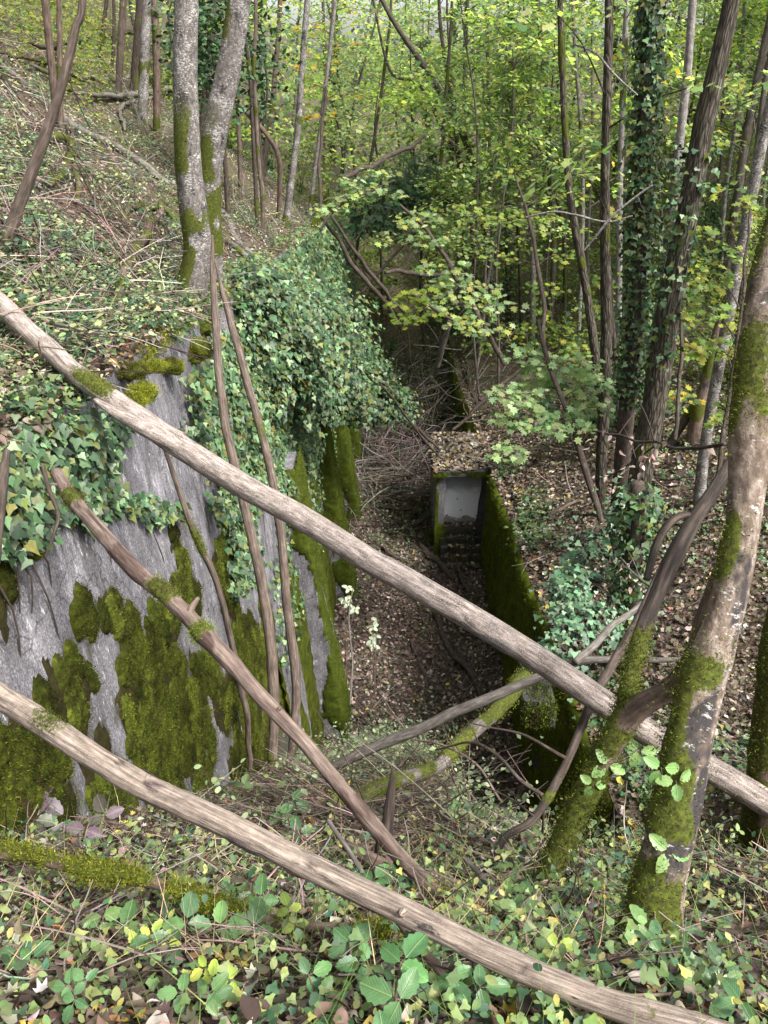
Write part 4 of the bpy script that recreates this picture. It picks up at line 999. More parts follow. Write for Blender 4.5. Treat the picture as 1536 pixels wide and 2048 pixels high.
# mossy roots and cushions at the tree foot
m2 = MB(); rngm = np.random.default_rng(5)
for q, (px, py, rx, ry, t) in enumerate([(382, 655, 34, 44, 8.0), (372, 712, 26, 26, 7.5), (400, 702, 16, 30, 7.5), (265, 745, 22, 20, 5.6), (285, 790, 20, 26, 5.2), (268, 805, 18, 20, 5.0), (310, 735, 20, 14, 5.9), (345, 735, 18, 22, 6.6)]):
    c = at(px, py, t); root = empty('moss_clump', c); tag(root, ['deep green moss over the roots below the upright twin tree', 'yellow moss lobe on the wall edge below the twin trees', 'moss ridge under the leaning twin tree', 'yellow green moss cushion on the bank above the smooth log', 'bright moss cushion touching the upper side of the smooth log', 'moss cushion next to the split in the smooth log', 'small moss cushion between bank cushion and tree foot', 'moss cushion on the wall edge before the tree foot'][q], 'moss', 'moss cushions at the wall edge')
    s_ = t/F; n = 1500; d = rand_dirs(n, rngm); d[:, 2] = np.abs(d[:, 2]); P = c+d*np.array([rx*s_*1.2, rx*s_*1.2, ry*s_*.7])*(1+.6*vn(d, 2.6, q)[:, None])
    mb = MB(); k = 20
    def blob(U, W): 
        dd = np.stack([np.cos(U)*np.sin(W), np.sin(U)*np.sin(W), np.cos(W)], 1); return c+dd*np.array([rx*s_*1.2, rx*s_*1.2, ry*s_*.7])*(1+.6*vn(dd, 2.6, q)[:, None])*.97
    grid_surf(mb, blob, np.linspace(0, 2*math.pi, 16), np.linspace(0, 2.4, 9), np.array([[.07, .085, .012]]))
    tufts(mb, P, d, np.ones(n), 3.0, .013, q, [(.17, .19, .015), (.12, .14, .012), (.22, .235, .03), (.12, .10, .02)])
    mb.build('cushion', M_MOSS, root)

# ---- near trees on the slope
tree('leaning_tree', path_px([(1306, 1868, 108, 2.12), (1318, 1780, 95, 2.13), (1345, 1650, 93, 2.15), (1368, 1550, 85, 2.16), (1388, 1450, 82, 2.17), (1412, 1350, 84, 2.18), (1448, 1240, 68, 2.18), (1470, 1150, 66, 2.18), (1488, 1050, 66, 2.18), (1496, 950, 74, 2.17), (1500, 860, 80, 2.16), (1508, 790, 76, 2.15), (1518, 700, 74, 2.14), (1532, 610, 74, 2.13), (1556, 500, 74, 2.12), (1600, 350, 70, 2.1)]), M_MAPLEB,
     'big leaning tree with pale patched bark above and thick moss on its lower trunk', 510, 1.6, sides=32, flare=.22, rough=.06, fuzz=30, fs=.0085,
     moss=lambda P, N, s, L: np.clip(1.25*smooth(1.12, .9, s)*smooth(-.25, .25, -N[:, 0]*.6+.5+fbm(P, 4.5, 4, 44)*1.1-.9*np.exp(-((s-.47)/.05)**2))+1.0*smooth(.2, .6, -N[:, 0]*.5+fbm(P, 4, 3, 45)*.6-.1)*smooth(1.0, 1.4, s)+smooth(.0, .4, fbm(P, 3, 3, 46)-.2)*.6*smooth(1.2, 1.5, s), 0, 1))
bA, bAr = path_px([(1082, 1800, 48.7, 2.95), (1100, 1745, 45.4, 2.95), (1128, 1680, 43.7, 2.94), (1165, 1600, 45.4, 2.92), (1200, 1530, 47, 2.9), (1228, 1480, 48.7, 2.88), (1252, 1440, 48.7, 2.86), (1285, 1410, 45.4, 2.8), (1330, 1385, 42, 2.72), (1368, 1350, 43.7, 2.6), (1395, 1300, 43.7, 2.5), (1412, 1240, 40.3, 2.42), (1432, 1180, 38.6, 2.36), (1455, 1110, 33.6, 2.3)])
bB, bBr = path_px([(1250, 1450, 28.1, 2.87), (1255, 1390, 29.5, 2.9), (1268, 1330, 29.5, 2.95), (1290, 1250, 30.9, 3.0), (1318, 1180, 32.3, 3.05), (1350, 1110, 33.7, 3.1), (1385, 1045, 32.3, 3.15), (1425, 985, 29.5, 3.2), (1470, 915, 25.3, 3.25), (1500, 860, 21.1, 3.3)])
rA, iA = tree('mossy_tree', (bA, bAr), M_BROWNLOG, 'forked tree with a furry moss trunk in front of the smooth log', 511, -1.0, sides=22, flare=.25, rough=.09, fuzz=24, fs=.0095, base_ext=True,
     moss=lambda P, N, s, L: np.clip(1.2*smooth(1.22, .9, s)*smooth(-.3, .25, fbm(P, 5, 4, 54)*1.0+.45*N[:, 2]+.05)-.8*np.exp(-((s-.28)/.09)**2)*smooth(-.4, .3, fbm(P, 5, 2, 3)), 0, 1))
mb = MB(); ib = tube(mb, bB, bBr, 18, seed=512, rough=.09, moss=lambda P, N, s, L: np.clip(1.2*smooth(.5, .28, s)*smooth(-.4, .2, fbm(P, 5, 3, 57)+.2), 0, 1))
lb = mb.build('limb', M_ROT, rA, col=False)
m2 = MB(); tufts(m2, ib['P'], ib['N'], ib['m'], 22, .0095, 8, jit=ib['jit']); m2.build('moss', M_MOSS, lb)
mb = MB(); P, r = path_px([(1222, 1140, 14, 3.1), (1240, 1075, 16, 3.12), (1270, 1025, 17, 3.14), (1300, 1010, 14, 3.15), (1320, 1015, 10, 3.15)]); P = P+np.array([.26, 0, .12])*0; tube(mb, P+at(1370, 1030, 3.15)-at(1300, 1010, 3.15), r, 8, seed=5, rough=.1); mb.build('torn_strip', M_ROT, rA, col=False)
tree('mossy_post_tree', [(1512, 1720, 60), (1520, 1600, 56), (1532, 1480, 52), (1546, 1350, 50), (1570, 1200, 48)], M_BROWNLOG, 'dark moss covered trunk cut by the frame edge behind the big leaning tree', 513, 1.5, t=3.6, sides=16, moss=moss_fn(61, .9, 5, .1), fuzz=20, fs=.011)

# ---- standing trees on the leafy bank
G1 = 'trees standing on the leafy bank'
def br(P0, P1, r): 
    m = (np.array(P0)+np.array(P1))/2+np.array([0, 0, .1]); return ([P0, m, P1], [r, r*.7, r*.3])
tree('bank_tree', [(1268, 1100, 47.5), (1275, 1000, 44.6), (1295, 880, 47.5), (1310, 800, 47.5), (1325, 700, 47.5), (1340, 600, 46.1), (1360, 500, 43.2), (1376, 430, 41.8), (1392, 340, 41.8), (1410, 240, 40.3), (1440, 110, 36), (1462, 10, 31.7), (1475, -50, 30.2)], M_OAKB, 'stoutest bank tree, deeply furrowed brown bark leaning slightly outward', 520, 3.5, sides=28, group=G1, furrow=.02, moss=moss_fn(63, -.55, 2., .15), rough=.05, flare=.25, ivy=(500, .085, .32, .62, .05))
tree('bank_tree', [(1235, 1080, 34.3), (1240, 980, 32.8), (1248, 880, 32.8), (1258, 780, 32.8), (1268, 660, 32.8), (1276, 560, 32.8), (1282, 440, 32.8), (1286, 320, 31.2), (1292, 180, 29.6), (1300, 60, 28.1), (1304, -40, 26.5)], M_DARKB, 'dark trunk wrapped in ivy leaves beside the stoutest bank tree', 521, 3.5, sides=14, group=G1, ivy=(4300, .078, .28, .9, .085))
tree('bank_tree', [(1200, 1030, 17.2), (1203, 900, 22.4), (1210, 780, 23.8), (1213, 650, 22.4), (1210, 500, 19.8), (1210, 350, 18.5), (1214, 200, 17.2), (1218, 60, 17.2), (1220, -40, 16.5)], M_OAKB, 'straight furrowed trunk just before the ivy wrapped trunk', 522, 3.5, sides=18, group=G1, furrow=.012, moss=moss_fn(65, -.45, 2., .1), crown_top=5)
tree('bank_tree', [(1210, 900, 16.1), (1200, 790, 16.7), (1188, 690, 16.7), (1174, 590, 16.7), (1158, 500, 16.1), (1144, 420, 14.9), (1134, 330, 13.6), (1128, 220, 13), (1124, 120, 12.4), (1120, -40, 11.2)], M_OAKB, 'bowed slim trunk curving away from the stouter bank trees', 523, 3.5, sides=14, group=G1, moss=moss_fn(66, -.4, 2.5, .2), furrow=.01, crown_top=4)
tree('bank_tree', [(1398, 1010, 22.1), (1405, 930, 22.1), (1425, 800, 22.1), (1448, 680, 22.9), (1470, 560, 23.8), (1492, 450, 22.9), (1515, 330, 22.1), (1536, 230, 21.2), (1560, 120, 20.4)], M_ASH, 'pale smooth grey trunk leaning outward beyond the stoutest tree', 524, 3.0, sides=14, group=G1, rough=.03)
tree('bank_tree', [(1290, 930, 17.7), (1300, 800, 19), (1316, 660, 19), (1330, 540, 17.7), (1345, 420, 17.7), (1360, 280, 17), (1375, 140, 16.3), (1388, -20, 15)], M_FARP, 'greyish trunk half hidden behind the stoutest bank tree', 525, 3.5, Y=15, group=G1, sides=12, ivy=(700, .09, .2, .6, .1))
tree('bank_tree', [(1388, 885, 30), (1396, 820, 24), (1412, 760, 20), (1424, 700, 17), (1440, 640, 14), (1470, 540, 10)], M_BROWNLOG, 'short mossy green stem behind the stoutest bank tree', 526, -2, group=G1, moss=moss_fn(67, .1, 3, .2), fuzz=3, fs=.03)
tree('bank_tree', [(1330, 905, 16), (1370, 840, 18), (1410, 785, 17), (1440, 735, 14), (1470, 690, 10)], M_DARKB, 'slanting mossy stem leaning across behind the stoutest tree', 527, -3, group=G1, moss=moss_fn(68, 0, 3, .3))
tree('ivy_stump', [(1268, 1120, 34), (1270, 1060, 36), (1272, 1000, 34), (1276, 965, 26)], M_DARKB, 'old stump overgrown by a bush of ivy leaves beside the stoutest tree', 528, -99, t=9.4, sides=14, cat='stump', flare=.2, ivy=(900, .085, .25, 1., .17))

# ---- thinner trees deeper in the wood, each traced from its own stem
G2 = 'slender trees deeper in the wood'
T2 = [
 ([(1065, 690, 11.2), (1066, 560, 12), (1065, 400, 12), (1062, 260, 12), (1056, 120, 11.2), (1050, -20, 10.4)], 'P', 'straight pale slender trunk with white blotches', 0, 6),
 ([(1098, 680, 11.2), (1106, 560, 11.2), (1106, 450, 11.2), (1098, 320, 11.2), (1090, 180, 10.4), (1080, 60, 9.6), (1074, -30, 8.8)], 'D', 'brown slender trunk next to the straight pale one', 0, 6),
 ([(992, 690, 17.6), (985, 600, 15.2), (972, 480, 14.4), (958, 380, 13.6), (930, 280, 13.6), (895, 210, 12.8), (850, 135, 12), (805, 70, 10.4), (772, 15, 9.6), (750, -40, 8)], 'D', 'long dark trunk that leans far over the trench', 0, 4),
 ([(985, 660, 10.4), (975, 540, 10.4), (966, 430, 9.6), (930, 340, 8.8), (895, 280, 8), (840, 170, 7.2), (780, 140, 5.6)], 'D', 'dark trunk bending below the long leaning one', 0, 3),
 ([(940, 690, 8.8), (930, 540, 8.8), (922, 400, 8.8), (908, 220, 8.8), (892, 130, 8), (880, 40, 7.2)], 'D', 'thin dark trunk with upper part tilted toward the hillside', 0, 5),
 ([(958, 640, 9.6), (946, 480, 10.4), (936, 320, 10.4), (930, 150, 10.4), (935, -20, 9.6)], 'D', 'dark upright trunk with lightly sinuous stem', 0, 6),
 ([(975, 700, 7.2), (984, 520, 8), (982, 380, 8), (978, 250, 7.2), (975, 100, 7.2), (972, -30, 6.4)], 'P', 'very thin upright grey trunk', 0, 6),
 ([(1022, 640, 14.4), (1018, 500, 16), (1016, 380, 16), (1020, 240, 16), (1024, 120, 15.2), (1022, -30, 14.4)], 'I', 'dark trunk clothed in ivy deeper in the wood', 0, 0),
 ([(1155, 720, 8), (1162, 560, 8), (1166, 400, 8), (1162, 260, 7.2), (1150, 100, 7.2), (1146, -30, 6.4)], 'P', 'thin spotted trunk behind the bowed slim one', 0, 7),
 ([(1236, 760, 12.8), (1238, 560, 12.8), (1240, 380, 12), (1246, 180, 11.2), (1256, -30, 10.4)], 'P', 'grey trunk glimpsed behind the ivy wrapped trunk', 0, 6),
 ([(1440, 620, 12.8), (1455, 520, 16), (1470, 430, 16.8), (1488, 300, 16), (1510, 180, 16), (1540, 40, 15.2)], 'D', 'dark spotted trunk tilting out behind the pale smooth one', 0, 6),
 ([(1500, 420, 8.8), (1512, 310, 9.6), (1525, 200, 9.6), (1545, 80, 8.8)], 'D', 'thin outermost trunk seen near the frame edge', 16, 5),
 ([(690, 385, 8), (692, 300, 8), (702, 200, 7.2), (722, 110, 7.2), (742, 20, 6.4), (750, -30, 6.4)], 'P', 'pale thin trunk at the foot of the hillside', 0, 6),
 ([(664, 330, 12), (668, 230, 12), (672, 120, 11.2), (670, -20, 10.4)], 'I', 'ivy clad trunk at the foot of the hillside', 0, 3),
 ([(646, 330, 7.2), (650, 200, 7.2), (648, 60, 6.4), (644, -30, 6.4)], 'D', 'dark thin trunk touching the ivy clad one', 0, 5),
 ([(640, 260, 8), (655, 140, 8), (668, 30, 7.2), (672, -30, 6.4)], 'P', 'crooked grey trunk above the overgrown path', 24, 7),
 ([(740, 330, 6.4), (762, 190, 6.4), (778, 60, 5.6), (784, -30, 5.6)], 'D', 'slim trunk standing far down the valley', 30, 7),
 ([(815, 480, 6.4), (850, 440, 7.2), (880, 330, 7.2), (890, 210, 6.4), (900, 80, 6.4), (905, -20, 5.6)], 'D', 'thin crooked trunk rising from the brush', 24, 6),
 ([(1130, 620, 7.2), (1128, 470, 8), (1100, 330, 7.2), (1092, 200, 7.2), (1096, 60, 6.4), (1100, -30, 6.4)], 'D', 'wavy dark trunk between the brown and bowed ones', 26, 6),
 ([(1040, 560, 7.2), (1036, 430, 8), (1040, 280, 7.2), (1048, 140, 7.2), (1052, -30, 6.4)], 'D', 'slim dark trunk close behind the ivy clothed one', 28, 6),
]
for q, (rows, k, lab, Yf, ct) in enumerate(T2):
    tree('wood_tree', rows, {'P': M_FARP, 'D': M_FAR, 'I': M_FAR}[k], lab, 540+q, 4.5, Y=(Yf or None), group=G2, sides=9, crown_top=int(ct*1.6), flare=.25, lsize=.14, ivy=(1700, .12, .12, .95, .16) if k == 'I' else None, moss=moss_fn(70+q, -.5, 1.5, .1))
# ---- trees of the hillside
G3 = 'trees standing on the hillside'
T3 = [
 ([(8, 500, 26), (35, 420, 24), (60, 355, 22), (100, 245, 20), (132, 140, 18), (150, 60, 16), (165, -30, 14)], M_POLE, 'slanting bare brown stem crossing the slope near the frame edge', 0, 3.),
 ([(572, 455, 15), (580, 380, 14), (592, 290, 13), (600, 200, 13), (607, 100, 12), (615, 0, 12), (620, -40, 11)], M_ASH, 'slim pale trunk standing alone past the twin trees', 0, 3.5),
 ([(95, 50, 15), (90, 0, 15), (86, -40, 14)], M_BROWNLOG, 'mossy trunk at the hilltop, upper of two close together', 13, 4.),
 ([(119, 66, 11), (118, 0, 10), (117, -40, 10)], M_BROWNLOG, 'thinner mossy trunk at the hilltop next to another', 12.5, 4.),
 ([(237, 190, 12), (240, 120, 14), (247, 0, 13), (250, -40, 12)], M_POLE, 'rough multi patched trunk on the upper slope with moss', 0, 4.),
 ([(284, 250, 20), (288, 150, 19), (292, 40, 18), (294, -40, 17)], M_ASH, 'pinkish pale trunk behind the dark thick one', 0, 4.),
 ([(270, 190, 22), (276, 100, 20), (282, 0, 18), (285, -40, 17)], M_DARKB, 'thick dark trunk on the upper slope', 0, 4.),
 ([(313, 270, 12), (314, 200, 15), (313, 110, 15), (308, 0, 14), (306, -40, 13)], M_BROWNLOG, 'split mossy trunk with pale torn wood at the foot', 0, 4.),
 ([(404, 280, 16), (410, 210, 16), (418, 120, 16), (428, 0, 15), (430, -40, 14)], M_DARKB, 'dark trunk seen in the gap between the twin trees', 0, 4.),
 ([(481, 380, 8), (478, 270, 9), (474, 150, 9), (470, 60, 9)], M_POLE, 'thin straight trunk just past the leaning twin', 0, 3.),
 ([(522, 360, 14), (532, 300, 13), (543, 240, 12), (549, 160, 11), (556, 80, 10), (562, -30, 9)], M_POLE, 'dark crooked shrub trunk beyond the twin trees', 0, 3.),
 ([(556, 440, 8), (560, 370, 10), (556, 310, 10), (530, 265, 9), (498, 230, 9), (470, 198, 8)], M_BROWNLOG, 'arching dead stem that bows back to the leaning twin', 0, 0),
 ([(524, 470, 8), (526, 400, 9), (518, 330, 8), (512, 230, 8), (508, 130, 7), (512, 30, 7)], M_POLE, 'thin dark pole between the crooked shrub and the twins', 0, 3.),
 ([(200, 125, 8), (206, 60, 8), (215, -30, 7)], M_DARKB, 'thin trunk upslope left of the patched trunk', 0, 4.),
 ([(340, 190, 8), (342, 100, 9), (338, -30, 8)], M_POLE, 'slim trunk right behind the upright twin', 0, 4.),
 ([(222, 150, 6), (228, 80, 7), (226, -30, 6)], M_DARKB, 'thinnest trunk upslope beside the patched trunk', 0, 4.),
 ([(505, 250, 8), (500, 150, 8), (488, 60, 8), (484, -30, 7)], M_DARKB, 'slender trunk behind the top of the leaning twin', 16, 4.),
]
for q, (rows, mt, lab, Yf, top) in enumerate(T3):
    tree('hill_tree', rows, mt, lab, 580+q, top, Y=(Yf or None), group=G3, sides=10, flare=.3, moss=moss_fn(90+q, -.35, 3, .2, low=1., low_h=.4), fuzz=2, fs=.02, crown_top=(3 if q in (8, 14, 16) else 0), lsize=.12)
# dark evergreen growth behind the twin trees
EV = [(.03, .07, .03), (.045, .10, .04), (.02, .045, .022)]
for q, (px, py, t, rx, n) in enumerate([(425, 110, 13, .8, 900), (500, 90, 15, 1.0, 900), (395, 30, 14, .9, 900)]):
    c = at(px, py, t); g = float(ground(c[0], c[1])); root = empty('evergreen_bush', (c[0], c[1], g)); tag(root, ['dark evergreen bush seen between the twin trunks', 'dark evergreen bush beyond the leaning twin', 'dark evergreen bush high behind the upright twin'][q], 'bush', 'evergreen bushes on the hillside')
    rr = np.random.default_rng(q); mb = MB(); tube(mb, [(c[0], c[1], g-.1), (c[0]+.05, c[1], (g+c[2])/2), tuple(c)], [.05, .04, .015], 7, seed=q); mb.build('stem', M_DARKB, root, col=False)
    lm = MB(); d = rand_dirs(n, rr)*(rr.random(n)**.45)[:, None]; pos = c+d*np.array([rx, rx, rx*1.5]); leaves_at(lm, pos, .11, EV, None, OVAL, rr, .8); lm.build('foliage', M_IVY, root)

# ---- the many trees behind, in three kinds
rb = np.random.default_rng(77)
KIND = [(M_FAR, 'slender dark trunk with yellow green leaves far back in the wood'), (M_FARP, 'slender grey trunk with yellow green leaves far back in the wood'), (M_FAR, 'distant trunk wrapped in dark ivy far back in the wood')]
n_bg = 0; tries = 0
while n_bg < 84 and tries < 3000:
    tries += 1
    y = 22+26*rb.random()**1.1; x = rb.uniform(-.30, .62)*y*1.05
    if -3 < x < 2.2 and y < 30: continue
    g = float(ground(x, y)); u, v, t = project(np.array([[x, y, g]]))
    if u[0] < 600 and y < 26: continue
    k = int(rb.choice(3, p=(.55, .33, .12))); r = rb.uniform(.032, .08)*(1.25 if k == 2 else 1)
    lean = rb.normal(0, .09, 2); H = rb.uniform(9, 14)
    P = np.array([(x+lean[0]*h*1.0+rb.normal(0, .12), y+lean[1]*h, g+h) for h in (0, H*.2, H*.4, H*.6, H*.8, H)])
    tree('far_tree', (P, np.array([r*1.15, r, r*.9, r*.8, r*.6, r*.3])), KIND[k][0], KIND[k][1], 700+n_bg, -99, group=('far dark trees', 'far grey trees', 'far ivy trees')[k], sides=7, crown_top=28 if k < 2 else 5, lsize=.13, ivy=(900, .16, .05, .8, .15) if k == 2 else None, flare=.2)
    n_bg += 1
# ------------------------------------------------------------------ saplings with light green maple sprays
MAPC = [(.21, .30, .14), (.27, .36, .18), (.16, .24, .11), (.34, .41, .21), (.12, .19, .085)]
MAPY = [(.15, .20, .03), (.19, .23, .035), (.11, .16, .03)]
def sapling(name, rows, t, label, seed, sprays, cols=MAPC, lsize=.16, group='maple saplings over the trench', mat=M_DARKB):
    rng = np.random.default_rng(seed)
    P, r = path_px([(a, b, c, t) for a, b, c in rows]); root = empty(name, P[0]); tag(root, label, 'sapling', group)
    mb = MB(); info = tube(mb, P, r, 7, seed=seed, rough=.05, wob=.03); C = info['C']; lm = MB()
    for (px, py, rx, ry, n, dt) in sprays:
        c = at(px, py, t+dt); i = int(np.argmin(np.linalg.norm(C-c, axis=1)+.6*np.maximum(C[:, 2]-c[2]+.1, 0)))
        tube(mb, [C[i], (C[i]+c)/2+np.array([0, 0, .08]), c], [.012, .009, .004], 5, step=.2, seed=seed+int(px))
        sx = rx*(t+dt)/F
        sy = ry*(t+dt)/F/.62
        for q in range(3):
            a = rng.uniform(0, 6.28); e = c+np.array([math.cos(a)*sx*.8, math.sin(a)*sy*.8, rng.normal(0, .03)]); tube(mb, [c, e], [.005, .002], 4, step=.3, seed=seed+q)
        spray(lm, c, sx, sy, int(n*.85), lsize*.78, cols, None, MAPLE, rng, tilt=(rng.normal(0, .08), -.42, 1), thick=.05, flat=.28)
    mb.build('stem', mat, root, col=False); lm.build('leaves', M_LEAF, root); return root
sapling('maple_sapling', [(1204, 1045, 13), (1188, 1000, 14), (1165, 930, 14), (1150, 870, 13), (1120, 790, 11), (1090, 700, 9), (1075, 640, 6)], 12.2, 'maple sapling whose light leaf layers hang above the shelter bank', 801,
   [(1060, 715, 55, 18, 50, 0), (1120, 735, 80, 22, 110, .2), (1030, 790, 60, 20, 70, -.1), (1190, 770, 45, 18, 50, .2), (1050, 835, 70, 22, 90, .1), (1130, 850, 60, 22, 80, -.2), (1020, 905, 40, 16, 45, -.2), (1180, 815, 50, 20, 55, .3), (1085, 780, 60, 20, 70, .3)], lsize=.17)
sapling('maple_sapling', [(1010, 730, 10), (985, 680, 11), (950, 620, 11), (915, 560, 10), (880, 500, 9), (845, 450, 7), (800, 410, 5)], 15.0, 'maple sapling leaning over the trench with yellowish leaf layers', 802,
   [(830, 440, 45, 18, 45, 0), (860, 480, 40, 14, 40, 0), (885, 535, 55, 16, 60, 0), (940, 575, 70, 18, 75, 0), (900, 610, 50, 16, 45, -.2), (990, 610, 60, 18, 60, 0), (960, 650, 75, 18, 80, -.2), (870, 585, 40, 16, 35, 0), (905, 560, 40, 14, 35, .3), (770, 480, 20, 7, 8, 0)], cols=MAPC+[(.34, .36, .10), (.30, .34, .10)], lsize=.18)
sapling('maple_sapling', [(905, 640, 6), (870, 620, 7), (845, 600, 6), (825, 590, 4)], 14.6, 'small maple shoot with olive yellow leaves in the dark gap', 803,
   [(815, 605, 38, 14, 34, 0), (845, 590, 35, 14, 30, 0), (805, 640, 30, 16, 28, -.1), (850, 625, 32, 12, 22, 0)], cols=MAPY, lsize=.19)
sapling('maple_sapling', [(640, 460, 5), (670, 420, 6), (700, 400, 6), (745, 380, 5), (790, 360, 3)], 15.5, 'thin maple bough with pale leaves before the overgrown path', 804,
   [(690, 395, 35, 10, 34, 0), (730, 380, 45, 11, 44, 0), (780, 385, 35, 10, 30, 0), (670, 415, 30, 9, 24, 0), (760, 350, 45, 9, 34, .2), (700, 362, 25, 8, 16, 0), (640, 425, 25, 8, 16, 0)], cols=MAPC+[(.36, .40, .13)], lsize=.18)

G7 = [(.20, .29, .07), (.15, .23, .06), (.27, .33, .08), (.11, .18, .05), (.30, .30, .06)]
sapling('leafy_sapling', [(1425, 1010, 9), (1440, 900, 10), (1462, 780, 9), (1480, 640, 8), (1490, 520, 6), (1500, 420, 4)], 9.0, 'broad leaved sapling filling the gap between pale smooth trunk and frame edge', 805,
   [(1480, 640, 60, 26, 40, .5), (1440, 700, 45, 22, 34, .8), (1500, 760, 45, 22, 34, .4), (1410, 620, 45, 20, 30, 1.2), (1500, 520, 45, 22, 30, .6), (1430, 560, 40, 20, 28, 1.), (1460, 830, 45, 22, 34, .6), (1500, 420, 40, 20, 24, .6), (1520, 880, 40, 22, 24, .3)], cols=G7, lsize=.16, group='saplings among the bank trees')
sapling('leafy_sapling', [(1090, 720, 8), (1085, 600, 9), (1070, 500, 8), (1050, 420, 6), (1030, 350, 4)], 17.5, 'yellow green sapling behind the bowed slim trunk with level leaf layers', 806,
   [(1000, 440, 60, 14, 60, 0), (1065, 430, 60, 14, 60, .3), (945, 415, 45, 12, 36, 0), (1120, 510, 50, 16, 50, .5), (1150, 390, 40, 14, 36, .8), (1030, 350, 50, 14, 44, .2), (1090, 580, 50, 16, 44, .3), (1000, 520, 45, 14, 36, .2)], cols=G7, lsize=.17, group='saplings among the bank trees')
sapling('leafy_sapling', [(1240, 900, 8), (1235, 760, 8), (1225, 620, 7), (1215, 480, 5), (1205, 300, 4)], 15.5, 'green sapling between straight furrowed trunk and ivy wrapped trunk', 807,
   [(1230, 560, 50, 18, 40, .2), (1190, 620, 40, 18, 34, .3), (1180, 340, 45, 16, 34, .3), (1235, 430, 40, 16, 30, .4), (1160, 700, 45, 18, 40, .4), (1225, 230, 40, 16, 26, .4), (1240, 120, 45, 16, 26, .4)], cols=G7, lsize=.17, group='saplings among the bank trees')
sapling('leafy_sapling', [(1350, 880, 8), (1362, 720, 8), (1370, 560, 7), (1390, 400, 5), (1410, 250, 4)], 14.0, 'yellowing sapling seen just behind the stoutest bank tree', 808,
   [(1385, 470, 45, 20, 34, .2), (1400, 380, 45, 18, 30, .3), (1420, 280, 45, 18, 28, .5), (1350, 700, 40, 20, 30, .4), (1400, 700, 40, 20, 30, .2), (1370, 800, 45, 20, 34, .3), (1440, 160, 45, 18, 28, .5), (1380, 560, 40, 18, 28, .3)], cols=G7+[(.38, .30, .05)], lsize=.17, group='saplings among the bank trees')
sapling('leafy_sapling', [(640, 420, 7), (640, 320, 7), (650, 200, 6), (660, 80, 5), (665, -20, 4)], 21, 'yellow and orange tinged sapling at the foot of the hillside', 809,
   [(650, 130, 60, 20, 40, 0), (700, 90, 55, 18, 34, .4), (620, 60, 50, 18, 34, .2), (690, 190, 50, 18, 30, .5), (640, 230, 45, 16, 26, .2), (720, 20, 55, 18, 30, .6), (600, 170, 40, 16, 22, 0)], cols=G7+[(.42, .24, .04), (.45, .34, .05)], lsize=.2, group='saplings among the bank trees')

# ------------------------------------------------------------------ understorey of the wood
UND = [(.14, .21, .05), (.2, .26, .05), (.09, .15, .05), (.26, .28, .05), (.07, .11, .05)]
ru = np.random.default_rng(91)
G4 = 'leafy bushes under the trees'
labs = ['leafy understorey bush with green and yellow leaves among the trunks', 'dull dark green bush low among the trunks']
nb = 0
while nb < 85:
    y = 15+27*ru.random(); x = ru.uniform(-.26, .6)*y*1.05
    if -2.6 < x < 4.0 and y < 28: continue
    g = float(ground(x, y)); u, v, t = project(np.array([[x, y, g+.8]]))
    if u[0] < 620 and y < 25: continue
    dk = ru.random() < .3; H = ru.uniform(1.0, 3.2)
    root = empty('understorey_bush', (x, y, g)); tag(root, labs[int(dk)], 'bush', G4+(' dark' if dk else ''))
    mb = MB(); lm = MB()
    for q in range(ru.integers(3, 6)):
        tip = np.array([x+ru.normal(0, .7), y+ru.normal(0, .6), g+H*ru.uniform(.6, 1.1)])
        tube(mb, [(x+ru.normal(0, .08), y+ru.normal(0, .08), g-.1), ((x*1.2+tip[0])/2.2, (y+tip[1])/2, g+H*.5), tip], [.02, .014, .006], 5, step=.4, seed=nb+q)
        for e in range(3):
            c = tip+np.array([ru.normal(0, .5), ru.normal(0, .5), -ru.random()*H*.6])
            spray(lm, c, ru.uniform(.3, .7), ru.uniform(.3, .6), ru.integers(18, 40), .15, EV+[(.06, .10, .04)] if dk else UND, None, MAPLE_FAR, ru, tilt=(ru.normal(0, .3), -.3, 1), flat=.5, thick=.1)
    mb.build('stems', M_FAR, root, col=False); lm.build('leaves', M_LEAF, root); nb += 1
# the far wood reads as one mass of leaves
rf_ = np.random.default_rng(17); n = 110000
y = 44+22*rf_.random(n); x = rf_.uniform(-.62, .72, n)*y*1.05; g = ground(x, y)
zz = g+rf_.random(n)**.8*19
m = vn(np.stack([x, y, zz], 1), .35, 8)+.5*vn(np.stack([x, y, zz], 1), .9, 9) > -.2+np.clip((zz+1)*.11, 0, .6)+np.clip((x-6)*.014, 0, .35)
lm = MB(); leaves_at(lm, np.stack([x, y, zz], 1)[m], .30, GREENS_FAR, GW, MAPLE_FAR, rf_, .9)
tag(lm.build('far_woods', M_LEAF), 'mass of yellow green leaves closing the view far behind the trunks', 'woods', kind='stuff')
# bank of leaves on the far hillside so that the ridge is wooded too
n = 42000; y = 15+28*rf_.random(n); x = -rf_.uniform(.22, .62, n)*y*1.05-1.5; g = ground(x, y); zz = g+rf_.random(n)**2*1.6
lm = MB(); leaves_at(lm, np.stack([x, y, zz], 1), .10, [(.16, .2, .06), (.1, .15, .05), (.22, .22, .08)], None, OVAL4, rf_, .8)
tag(lm.build('hillside_undergrowth', M_LEAF), 'low leafy growth covering the upper hillside under the trunks', 'undergrowth', kind='stuff')

